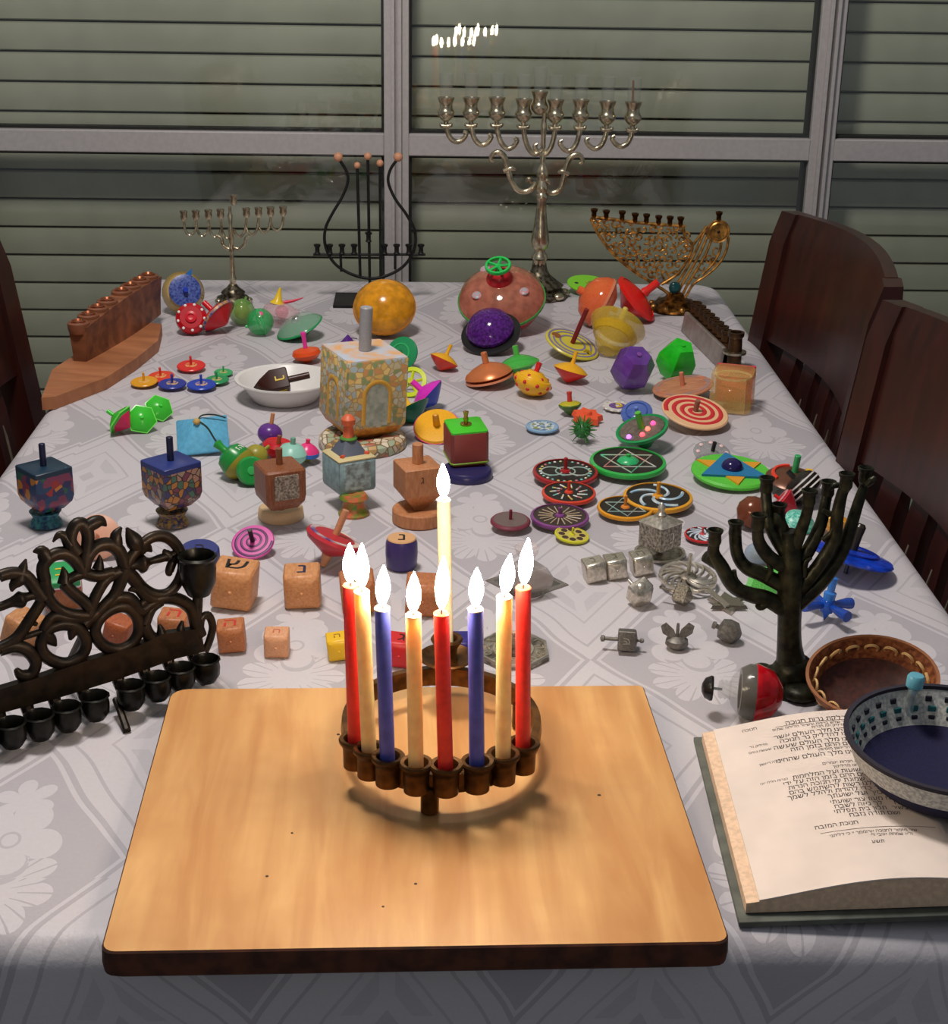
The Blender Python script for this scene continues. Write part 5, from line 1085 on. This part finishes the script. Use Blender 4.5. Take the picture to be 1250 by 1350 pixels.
# ---------- right middle
simple('clear disc top with black stem behind the green star disc', (916, 580, 962, 616), (spin_body(1, .2, .3), clr(150, 150, 150, .55)), [('light_dot', move(ball(.13, 0, 8, .5), (.75*math.cos(a), .75*math.sin(a), .08)), mat((236, 200, 200), .3)) for a in np.arange(0, 6.2, .785)]+[('stem', stem(.11, .1, .75), black)], lean=22, az=-80)
yel = mat((226, 160, 40), .45)
simple('large green foam disc with blue and orange star', (911, 592, 1018, 652), (disc(1, .02, .16, 44), mat((92, 200, 62), .5)), [('blue_triangle', prism([(.96*math.cos(a), .96*math.sin(a)) for a in (PI/2, PI/2+2*PI/3, PI/2+4*PI/3)], .16, .22), mat((36, 122, 170), .5))]
       + [('orange_point', prism([(.94*math.cos(b+a), .94*math.sin(b+a)) for a, b in ((0, q), )]+[(.5*math.cos(q+.55), .5*math.sin(q+.55)), (.5*math.cos(q-.55), .5*math.sin(q-.55))][::1], .158, .2), yel) for q in (-PI/2, PI/6, 5*PI/6)]
       + [('navy_ball', ball(.27, .24, 20, .8), mat((36, 28, 84), .15)), ('foot', lathe([(0, -.12), (.2, -.05), (.3, .03)], 14), mat((36, 28, 84), .2))], lean=5, az=-60, by='w')
simple('brown tin top with green stem and red lights, behind the bronze tree', (1012, 597, 1080, 652), (spin_body(1, .3, .5), mat((110, 70, 50), .3, metal=.3)), [('red_trim', arc(.75, .75, 1.6, 3.6, .07, .16), mat((240, 70, 50), .3)), ('stem', stem(.12, .25, .95), mat((60, 170, 100), .3)), ('yellow_chip', move(box(.25, .15, .08, .2), (.6, .3, 0)), yelp)], lean=8, az=-60)
simple('black and white striped top behind the bronze tree branches', (1037, 616, 1080, 668), (ball(1, 0, 20, .7), mat((30, 24, 20), .25)), [('white_stripe', rim(1.0*math.cos(q)+.02, .05, .7*math.sin(q)-.04, .7*math.sin(q)+.04, 28), white) for q in (-.35, 0, .35)]+[('stem', stem(.14, .65, 1.1), black)], lean=50, az=150)
simple('red and pink cone top between the bronze branches', (1020, 641, 1050, 684), (lathe([(0, -1.2), (.1, -1.1), (.9, .1), (1, .3), (.6, .5), (0, .55)], 20), mat((196, 40, 56), .25)), [('pink_face', disc(.85, .4, .5, 20), mat((220, 150, 160), .3)), ('stem', stem(.12, .5, .9), redp)], lean=55, az=160)
simple('glossy brown egg-shaped top behind the bronze tree', (971, 650, 1015, 698), (lathe([(0, -1), (.55, -.85), (.95, -.3), (1, .1), (.8, .65), (.4, .92), (0, 1)], 26), mat((116, 62, 40), .2, metal=.2)), [('stem', stem(.14, .95, 1.35), mat((80, 40, 28), .4))], lean=35, az=20)
simple('teal patterned top behind the bronze tree', (1035, 672, 1075, 704), (spin_body(1, .5, .6), mat((40, 160, 140), .35, c2=(150, 220, 200), scale=7)), [('stem', stem(.12, .4, .9), mat((30, 120, 110), .4))], lean=30, az=-60)
simple('orange and yellow top seen through the right branches', (1078, 660, 1122, 712), (spin_body(1, .5, .7), mat((232, 150, 40), .35, c2=(240, 190, 90), scale=3)), [('brown_tip', lathe([(0, -.95), (.1, -.85), (.2, -.6)], 10), mat((130, 70, 40), .5)), ('stem', stem(.14, .4, 1.1), mat((226, 130, 40), .4))], lean=28, az=60)
simple('clear grey blue top behind the left branches', (982, 708, 1018, 746), (ball(1, 0, 18, .8), clr(150, 170, 190, .7)), [('inner_label', ball(.55, 0, 12), mat((210, 190, 90), .4)), ('stem', stem(.13, .7, 1.1), clr(170, 180, 190, .8))], lean=30, az=100)
flat('black flat top with red rim and white swirl blades', (902, 690, 950, 722), (196, 40, 44), [('white_blade', arc(.2, .85, a, a+1.1, .07, .1, 8), mat((206, 214, 226), .35)) for a in np.arange(0, 6.2, .628)], stc=(220, 80, 80))
simple('large clear blue saucer top with dark handle', (1073, 685, 1172, 762), (lathe([(0, -.16), (.5, -.13), (.96, -.03), (1, .02), (.96, .07), (.5, .15), (0, .17)], 40), mat((20, 70, 206), .12, alpha=.9, var=.2, scale=3)), [('handle', lathe([(.1, .14), (.11, .5), (.13, .72), (.09, .78), (0, .79)], 16), mat((44, 38, 30), .3)), ('spindle', stem(.05, -.42, -.1), mat((30, 40, 70), .3)), ('inner_ring', rim(.62, .06, .14, .17), mat((20, 50, 160), .2))], lean=16, az=28)
simple('clear blue jack-shaped top with four arms', (1058, 757, 1124, 824), (lathe([(0, -.3), (.22, -.25), (.28, 0), (.22, .2), (0, .3)], 16), clr(30, 90, 200, .85)), [('arm', move(lathe([(.1, .15), (.13, .4), (.2, .9), (.2, 1.05), (0, 1.06)], 10), ry=PI/2, rz=a), clr(24, 70, 170, .85)) for a in (.1, 1.67, 3.24, 4.81)]+[('upright_handle', lathe([(.2, .15), (.22, .45), (.13, .5), (.15, 1.0), (0, 1.02)], 12), clr(50, 130, 220, .85)), ('tip', lathe([(0, -.6), (.1, -.4), (.16, -.25)], 10), clr(30, 90, 200, .85))], lean=8, az=20, spin=20)
build('glitter_box', 'green glitter dreidel behind the bronze trunk', 'dreidel', (983, 752, 1030, 785), [('body', sq([(.4, -.3), (1, 0), (1, 1.4), (.9, 1.5)], .1), mat((50, 190, 60), .3, c2=(140, 240, 120), scale=14)), ('swirl', move(arc(.15, .5, 0, 5, .07, 0, 12), (0, -1.02, .7), rx=PI/2), pl(210, 250, 200)), ('stem', stem(.2, 1.45, 2.2), mat((50, 190, 60), .3))], lean=86, az=88, spin=10, by='w')
# ---------- metal pieces
sv = mat((206, 198, 184), .3, metal=.85, var=.12, scale=4); svd = mat((176, 168, 152), .36, metal=.8, c2=(104, 98, 88), scale=5)
pew = mat((118, 114, 108), .5, metal=.55, var=.15, scale=4)
ms = build('silver_stand', 'round openwork silver stand under the pagoda dreidel', 'stand', (836, 714, 904, 744), [('plate', lathe([(1, 0), (1.02, .06), (.96, .1), (.7, .1), (.3, .16), (.14, .3), (.1, .42), (0, .42)], 36), svd), ('edge_ring', rim(1.03, .1, .02, .12, 36), sv)], by='w')
build('silver_dreidel', 'silver pagoda-shaped dreidel with letters on its sides', 'dreidel', (846, 662, 897, 729), [('body', sq([(.15, -1.2), (.85, -.85), (1, -.8), (1, .75), (.95, .8)], .05), svd), ('roof', sq([(1.05, .78), (1.08, .85), (.5, 1.2), (.3, 1.25)], .08), sv), ('finial', lathe([(.3, 1.2), (.34, 1.35), (.2, 1.5), (.22, 1.7), (.28, 1.85), (.12, 2.1), (0, 2.2)], 14), sv), ('letter', move(text('נ', 1.2, .03), (0, -1.01, 0), rx=PI/2), sv), ('letter', move(text('ג', 1.2, .03), (1.01, 0, 0), rx=PI/2, rz=PI/2), sv)], z=.010, spin=40, by='h')
def lying(name, label, bx, m, letter, lm, sz=1.0, ln=90, az=90, spin=0, grp=None, long=.9, stl=1.0, rounded=.3, **k):
    """a dreidel lying on its side, rounded foot towards the camera, letter on the upper face"""
    parts = [('body', sq([(.10, -long-rounded), (.55, -long-rounded*.85), (.86, -long-rounded*.5), (.97, -long-.02), (1, -long+.15), (1, long), (.95, long+.05)], .10), m), ('tip', lathe([(0, -long-rounded-.14), (.10, -long-rounded-.06), (.13, -long-rounded+.06)], 10), m), ('stem', stem(.2, long, long+stl), m)]
    if letter: parts.append(('letter', move(text(letter, sz, .01), (0, -1.008, .05), rx=PI/2), lm))
    return build(name, label, 'dreidel', bx, parts, grp, lean=ln, az=az, spin=spin, **k)
GS = 'small silver dreidels'
lying('silver_dreidel', 'polished silver dreidel, left of the three in a row', (766, 731, 800, 771), sv, 'נ', svd, 1.6, 90, 100, 0, GS)
lying('silver_dreidel', 'polished silver dreidel, middle of the three in a row', (795, 727, 827, 767), sv, 'ג', svd, 1.6, 90, 96, 0, GS)
lying('silver_dreidel', 'polished silver dreidel, right of the three, by the silver stand', (829, 722, 862, 762), sv, 'ה', svd, 1.6, 90, 98, 0, GS)
build('silver_dreidel', 'small silver dreidel with its stem pointing to the upper left', 'dreidel', (825, 761, 862, 800), [('body', sq([(.1, -1.2), (.8, -.7), (1, -.4), (1, .7), (.9, .8)], .15), sv), ('stem', stem(.17, .75, 1.7), sv), ('boss', move(ball(.4, 0, 12, .4), (0, -1, .1), rx=PI/2), sv)], GS, lean=65, az=130, spin=20)
fil = [('lace_bar', arc(.25, .95, a, a+.9, .06, .1+.05*math.sin(a*3), 8), sv) for a in np.arange(0, 6.2, .45)]
simple('silver filigree top with upright stem', (866, 731, 948, 782), (lathe([(.9, .0), (1, .03), (1, .13), (.88, .12), (.9, 0)], 36, True), sv), fil+[('hub', lathe([(.3, .0), (.3, .15), (.12, .22), (0, .22)], 14), svd), ('stem', stem(.07, .2, 1.0), sv), ('under_cone', lathe([(0, -.3), (.15, -.2), (.3, .02)], 12), svd)], lean=8, az=-80)
build('silver_dreidel', 'little dark silver dreidel with long stem beside the filigree top', 'dreidel', (868, 769, 915, 799), [('body', sq([(.1, -1.1), (.7, -.7), (1, -.4), (1, .9), (.9, 1.0)], .1), svd), ('stem', lathe([(.16, .95), (.15, 2.6), (.22, 2.75), (0, 2.9)], 10), svd)], GS, lean=80, az=155, spin=10)
simple('polished silver six-pointed star top', (932, 775, 985, 813), (prism([(math.cos(a), math.sin(a)) for a in (-PI/2, PI/6, 5*PI/6)], 0, .16, .9), met(214, 206, 190, .2)), [('second_triangle', prism([(math.cos(a), math.sin(a)) for a in (PI/2, -PI/6, -5*PI/6)], .05, .21, .9), met(214, 206, 190, .2)), ('blade', move(box(.32, 1.5, .1, .2, .3), (-.45, .15, .05), rz=.5, rx=.12), met(226, 218, 200, .18))], name='silver_star', lean=4, az=-90)
build('pewter_dreidel', 'grey pewter dreidel lying with its stem to the left', 'dreidel', (794, 827, 847, 861), [('body', sq([(.2, -1.0), (.9, -.85), (1, -.7), (1, .9), (.9, 1.0)], .08), pew), ('stem', lathe([(.2, .95), (.2, 2.3), (.34, 2.4), (.34, 2.7), (.1, 2.8), (0, 2.8)], 12), pew), ('tip', lathe([(0, -1.7), (.24, -1.6), (.26, -1.3), (.14, -1.25), (.14, -.95)], 12), pew), ('letter', move(text('ש', 1.1, .02), (0, -1.01, .1), rx=PI/2), sv)], 'pewter dreidels', lean=90, az=172, spin=8)
build('pewter_butterfly', 'pewter butterfly-shaped top standing in front of the bronze tree', 'top', (875, 817, 912, 862), [('body', lathe([(0, -.5), (.5, -.42), (.85, -.1), (.8, .25), (.4, .5), (0, .55)], 18), pew), ('wing', move(prism([(0, 0), (.25, -.25), (1.0, .2), (1.15, .75), (.75, 1.0), (.2, .5)], -.06, .06), (.08, -.1, .55), rx=PI/2-.3), pew), ('wing', move(prism([(0, 0), (-.2, .5), (-.75, 1.0), (-1.15, .75), (-1.0, .2), (-.25, -.25)], -.06, .06), (-.08, -.1, .55), rx=PI/2-.3), pew), ('head', tube([(0, -.05, .4), (0, -.05, 1.2), (0, -.05, 1.55)], [.13, .13, .1], 8), pew)], 'pewter dreidels')
build('pewter_dreidel', 'dark pewter faceted dreidel with short knob', 'dreidel', (938, 816, 978, 850), [('body', lathe([(.3, -1.0), (.95, -.5), (1, .2), (.8, .8), (.2, .95)], 6), pew), ('knob', lathe([(.2, .9), (.2, 1.2), (.34, 1.25), (.3, 1.5), (0, 1.55)], 10), pew)], 'pewter dreidels', lean=70, az=170, spin=15)
oc = ngon(8, 1, PI/8)
build('silver_medal', 'octagonal silver medallion with raised letters behind the right candles', 'medallion', (639, 826, 715, 890), [('plate', prism(oc, 0, .1, .97), svd), ('edge', tube([(x*.95, y*.95, .11) for x, y in oc], .05, 6, 1, True), sv), ('inner_ring', rim(.55, .06, .09, .14, 30), sv), ('centre_relief', disc(.42, .09, .15, 20), mat((150, 140, 124), .3, metal=.9, c2=(60, 54, 46), scale=4, bump=.8))]+[('raised_letter', move(text(ch, .34, .015), (.73*math.sin(a), .73*math.cos(a), .115), rz=-a), sv) for ch, a in zip('נסגדולהיהשם', np.linspace(-2.4, 2.4, 11))], lean=4, az=-90)
build('crystal_dreidel', 'clear crystal dreidel with grey facets behind the right candle flames', 'dreidel', (664, 714, 724, 792), [('body', sq([(.35, -.9), (.95, -.3), (1, .1), (.75, .6), (.3, .7)], .05), mat((186, 174, 170), .08, alpha=.55, metal=.2)), ('neck', lathe([(.3, .65), (.2, .8), (.55, 1.3), (.62, 1.6), (.5, 1.7), (0, 1.7)], 20), clr(220, 206, 206, .35)), ('foot_ring', rim(.9, .1, -.85, -.75, 24), met(190, 180, 176, .2))], spin=30, by='h')
build('silver_tray', 'thin diamond-shaped mirror plate under the crystal dreidel', 'plate', (640, 746, 750, 792), [('plate', sq([(1, 0), (.98, .03)], .02), mat((170, 160, 158), .25, metal=.7)), ('edge_line', sq([(.8, .03), (.78, .04)], .02), mat((120, 120, 116), .3, metal=.6))], spin=38, by='w')
# ---------- wooden and painted blocks (dreidels lying on their sides)
wl_ = wood((206, 148, 98), (180, 118, 72), 2, 2, 4, rough=.45); wm = wood((186, 120, 76), (156, 90, 52), 2, 2, 4, rough=.45)
ink_k = mat((24, 20, 20), .5); ink_r = mat((190, 40, 40), .5); ink_b = mat((24, 30, 70), .5)
GW = 'wooden dreidels lying on their sides'
lying('wooden_dreidel', 'biggest wooden dreidel lying on its side, black shin letter', (278, 731, 342, 808), wl_, 'ש', ink_k, 1.7, 90, 84, 0, GW)
lying('wooden_dreidel', 'wooden dreidel on its side with a dark blue nun letter', (376, 737, 421, 808), wl_, 'נ', ink_b, 1.7, 90, 92, 0, GW)
lying('wooden_dreidel', 'brown wooden dreidel behind the two leftmost candles', (447, 748, 497, 812), wm, None, ink_k, 1, 90, 95, 0, GW)
lying('wooden_dreidel', 'brown wooden dreidel behind the middle candles', (536, 751, 580, 817), wm, None, ink_k, 1, 90, 88, 0, GW)
lying('wooden_dreidel', 'small brown dreidel with red he letter', (286, 812, 324, 864), wm, 'ה', ink_r, 1.8, 90, 94, 0, GW)
lying('wooden_dreidel', 'smallest pale wooden dreidel with a faint red letter', (349, 824, 381, 870), wood((214, 160, 122), (196, 138, 100), 2, 2, 4), 'ה', mat((190, 90, 80), .5), 1.2, 90, 90, 0, GW)
lying('painted_dreidel', 'small yellow dreidel with a scratched letter', (429, 831, 463, 873), mat((226, 180, 30), .4), 'ה', mat((130, 96, 20), .5), 1.2, 90, 96, 0, GW)
lying('painted_dreidel', 'red dreidel with a black letter behind the blue candle', (511, 826, 545, 888), mat((196, 34, 36), .4), 'ג', ink_k, 1.7, 90, 85, 0, GW)
lying('painted_dreidel', 'navy dreidel half hidden behind the helper cup', (592, 832, 624, 874), mat((40, 36, 120), .3), None, ink_k, 1, 90, 90, 0, GW)
build('barrel_dreidel', 'purple barrel-shaped dreidel with black letter on its pale top', 'dreidel', (507, 703, 552, 754), [('body', lathe([(.78, -1), (.95, -.8), (1, 0), (.98, .7), (.88, .98)], 28), mat((62, 50, 110), .3, var=.12)), ('pale_top', lathe([(.9, .95), (.86, 1.02), (0, 1.03)], 28), mat((214, 164, 116), .5)), ('letter', move(text('נ', 1.5, .01), (0, 0, 1.04)), ink_k)])
lying('wooden_dreidel', 'wooden dreidel with red letter seen through the right of the scrollwork', (205, 802, 254, 850), wm, 'ה', ink_r, 1.8, 90, 86, 0, GW)
lying('wooden_dreidel', 'dark orange wooden dreidel framed by the middle scroll ring', (133, 806, 182, 856), wood((176, 96, 54), (140, 66, 34), 2, 2, 4), None, ink_r, 1, 90, 75, 0, GW)
lying('wooden_dreidel', 'pale wooden dreidel at the left edge behind the scrollwork', (0, 797, 62, 862), wl_, 'ג', mat((150, 90, 50), .5), 1.2, 90, 70, 0, GW)
build('banded_dreidel', 'wooden dreidel with green and red painted top behind the scrollwork', 'dreidel', (58, 733, 106, 812), [('body', sq([(.3, -1.4), (.9, -.9), (1, -.6), (1, .5)], .1), wm), ('white_band', sq([(1.01, .5), (1.01, .62)], .1), white), ('green_top', sq([(1, .62), (1, .9), (.95, .95)], .1), mat((40, 160, 90), .4)), ('letter', move(text('ב', 1.1, .01), (0, 0, .97)), yelp), ('red_line', sq([(1.015, .42), (1.015, .5)], .1), mat((190, 50, 50), .4))], spin=12, lean=12, az=-90)
build('wooden_disc_top', 'pinkish wooden mushroom-shaped top behind the scrollwork', 'top', (103, 673, 155, 744), [('disc', lathe([(.2, -.1), (1, -.08), (1.02, .1), (.9, .2), (0, .26)], 32), mat((214, 160, 136), .5, var=.06)), ('stem', stem(.14, .2, .8), mat((200, 140, 110), .5)), ('foot', lathe([(0, -.75), (.15, -.65), (.3, -.1)], 14), mat((200, 140, 116), .5))], lean=60, az=-95)
build('blue_disc_top', 'blue wooden dreidel with a dark letter behind the helper cup of the scrollwork', 'dreidel', (239, 706, 288, 776), [('disc', lathe([(.95, -.6), (1, -.5), (1, .3), (.92, .4), (0, .42)], 32), mat((50, 58, 120), .4)), ('wood_band', lathe([(.9, -1.1), (1.01, -.95), (1.01, -.6), (.9, -.6), (.9, -1.1)], 32, True), wm), ('letter', move(text('ה', .9, .01), (0, .1, .43)), ink_k)], lean=10, az=-90)
ms_ = [(.12+.8*i/40)*np.array([math.cos(i*.47), math.sin(i*.47)]) for i in range(41)]
simple('magenta top with dark purple spiral and black stem', (306, 692, 361, 739), (lathe([(0, -.55), (.3, -.35), (.95, -.05), (1, .04), (.95, .1), (0, .14)], 36), mat((206, 80, 160), .35)), [('purple_spiral', tube([(x, y, .13-.03*math.hypot(x, y)) for x, y in ms_], .065, 6, 2, flat=((0, 0, 1), .3)), mat((90, 36, 90), .4)), ('stem', stem(.11, .1, .95), mat((34, 20, 26), .4))], lean=30, az=-100 + 0, spin=0)
simple('red and white wooden top standing on its tip with a long stem', (407, 667, 473, 752), (lathe([(.14, -.55), (.4, -.4), (.9, -.12), (1, .05), (.95, .16), (.2, .24), (0, .24)], 32), mat((190, 44, 56), .35)), [('painted_ring', rim(.9, .28, .15, .185, 36), mat((226, 206, 190), .4, c2=(90, 60, 130), scale=1.4)), ('stem', stem(.12, .2, 1.15), mat((196, 136, 100), .5)), ('wooden_tip', lathe([(0, -1.0), (.1, -.95), (.2, -.5)], 12), mat((196, 140, 104), .5))], lean=24, az=20)
# ================================================================ SKULLCAPS, GLASS BALL TOP
glassy = mat((160, 158, 154), .04, alpha=.2)
build('glass_ball_top', 'clear glass ball top with red half and black knob, lying by the book', 'top', (926, 874, 1032, 953), [('red_half', lathe([(0, -1.0), (.4, -.92), (.8, -.6), (1, -.05), (1, .0), (0, .0)], 36), mat((186, 12, 26), .06, alpha=.92, var=.22, scale=1.6)), ('clear_half', lathe([(1, 0), (.98, .2), (.8, .55), (.5, .78), (.32, .84)], 36), glassy), ('dark_ring', lathe([(.95, .02), (.97, .2), (.8, .5), (.6, .5), (.7, .1), (.95, .02)], 36, True), mat((60, 56, 46), .2, alpha=.85)), ('glass_neck', lathe([(.34, .82), (.28, .9), (.34, .98), (.28, 1.06), (.34, 1.14), (.28, 1.22), (.1, 1.26)], 24), glassy), ('pin', stem(.05, 1.1, 1.5), met(190, 190, 186, .2)), ('black_knob', lathe([(.05, 1.4), (.42, 1.42), (.44, 1.5), (.34, 1.7), (.15, 1.8), (0, 1.82)], 20), black)], lean=88, az=172)
def cap(name, label, bx, wall, inside, edge, zz, lean, az, by='w', sy=1.0, extra=(), scale_h=1.0):
    h = .5*scale_h
    prof_o = [(0, 0), (.45, .0), (.72, .05*1), (.88, h*.45), (1, h), ]
    t = thing(name, label, 'skullcap')
    obj('outer_shell', move(lathe([(0, 0), (.5, .0), (.74, .06), (.9, h*.5), (1, h)][::1], 48, True), s=(1, sy, 1)), inside, t)
    obj('lining', move(lathe([(0, .03), (.5, .03), (.72, .08), (.80, .16)], 48, True), s=(1, sy, 1)), inside, t)
    b = obj('patterned_band', move(lathe([(.80, .16), (.86, h*.55), (.975, h)], 48, True), s=(1, sy, 1)), wall, t)
    obj('outer_band', move(lathe([(.905, h*.5), (1.006, h)], 48, True), s=(1, sy, 1)), wall, t)
    for q in extra: obj(q[0], q[1], q[2], b)
    obj('edge_binding', move(lathe([(.965, h-.02), (1.012, h-.02), (1.015, h+.02), (.965, h+.02), (.965, h-.02)], 48, True), s=(1, sy, 1)), edge, t)
    return fit(t, bx, lean, az, 0, zz, by)
motif = []
tm = mat((20, 92, 96), .7); tk = mat((30, 30, 44), .7)
for i in range(30):
    a = 2*PI*i/30
    for q, (zz, rr, mm) in enumerate(((.22, .838, tk), (.31, .872, tm), (.40, .915, tk))):
        w = .05 if q == 1 else .04
        motif.append(('stitch', move(box(.025, w*1.6, .06, -.03, .2), (rr*math.cos(a+.04*(q == 2)), rr*math.sin(a+.04*(q == 2)), zz), rz=a), mm))
cap('knitted_skullcap', 'navy knitted skullcap with white and teal patterned rim lying on the book', (1112, 910, 1402, 1074), mat((196, 196, 190), .8, c2=(150, 152, 150), scale=30), mat((22, 20, 62), .8, var=.2, scale=60), mat((40, 36, 48), .8), .034, 2, -90, 'w', 1.0, motif)
lace = []
for i in range(18):
    a = 2*PI*i/18; lace.append(('embroidered_loop', move(tube([(.10*math.cos(q), .10*math.sin(q), 0) for q in np.linspace(0, 5.6, 9)], .024, 5, 2, True), (.865*math.cos(a), .865*math.sin(a)*.8, .33), ry=PI/2-.25, rz=a), mat((206, 166, 110), .7)))
cap('leather_skullcap', 'brown skullcap with cream embroidered rim behind the book', (1062, 848, 1240, 946), mat((96, 44, 22), .6, c2=(150, 90, 50), scale=12), mat((70, 28, 16), .6, var=.2, scale=12), mat((150, 96, 60), .7), 0, 24, -100, 'w', .8, lace)
build('clear_pick', 'clear pointed stick with light blue knob standing in the navy skullcap', 'stick', (1188, 886, 1220, 962), [('shaft', lathe([(0, -1), (.12, -.85), (.2, -.6), (.22, .9), (.3, 1.0)], 16), mat((190, 206, 210), .06, alpha=.5)), ('knob', lathe([(.24, 1.0), (.36, 1.08), (.38, 1.5), (.3, 1.62), (0, 1.66)], 20), mat((100, 170, 190), .25)), ('inner_bead', ball(.17, .85, 12), mat((150, 210, 240), .1))], z=.042, lean=6, az=0, by='h')
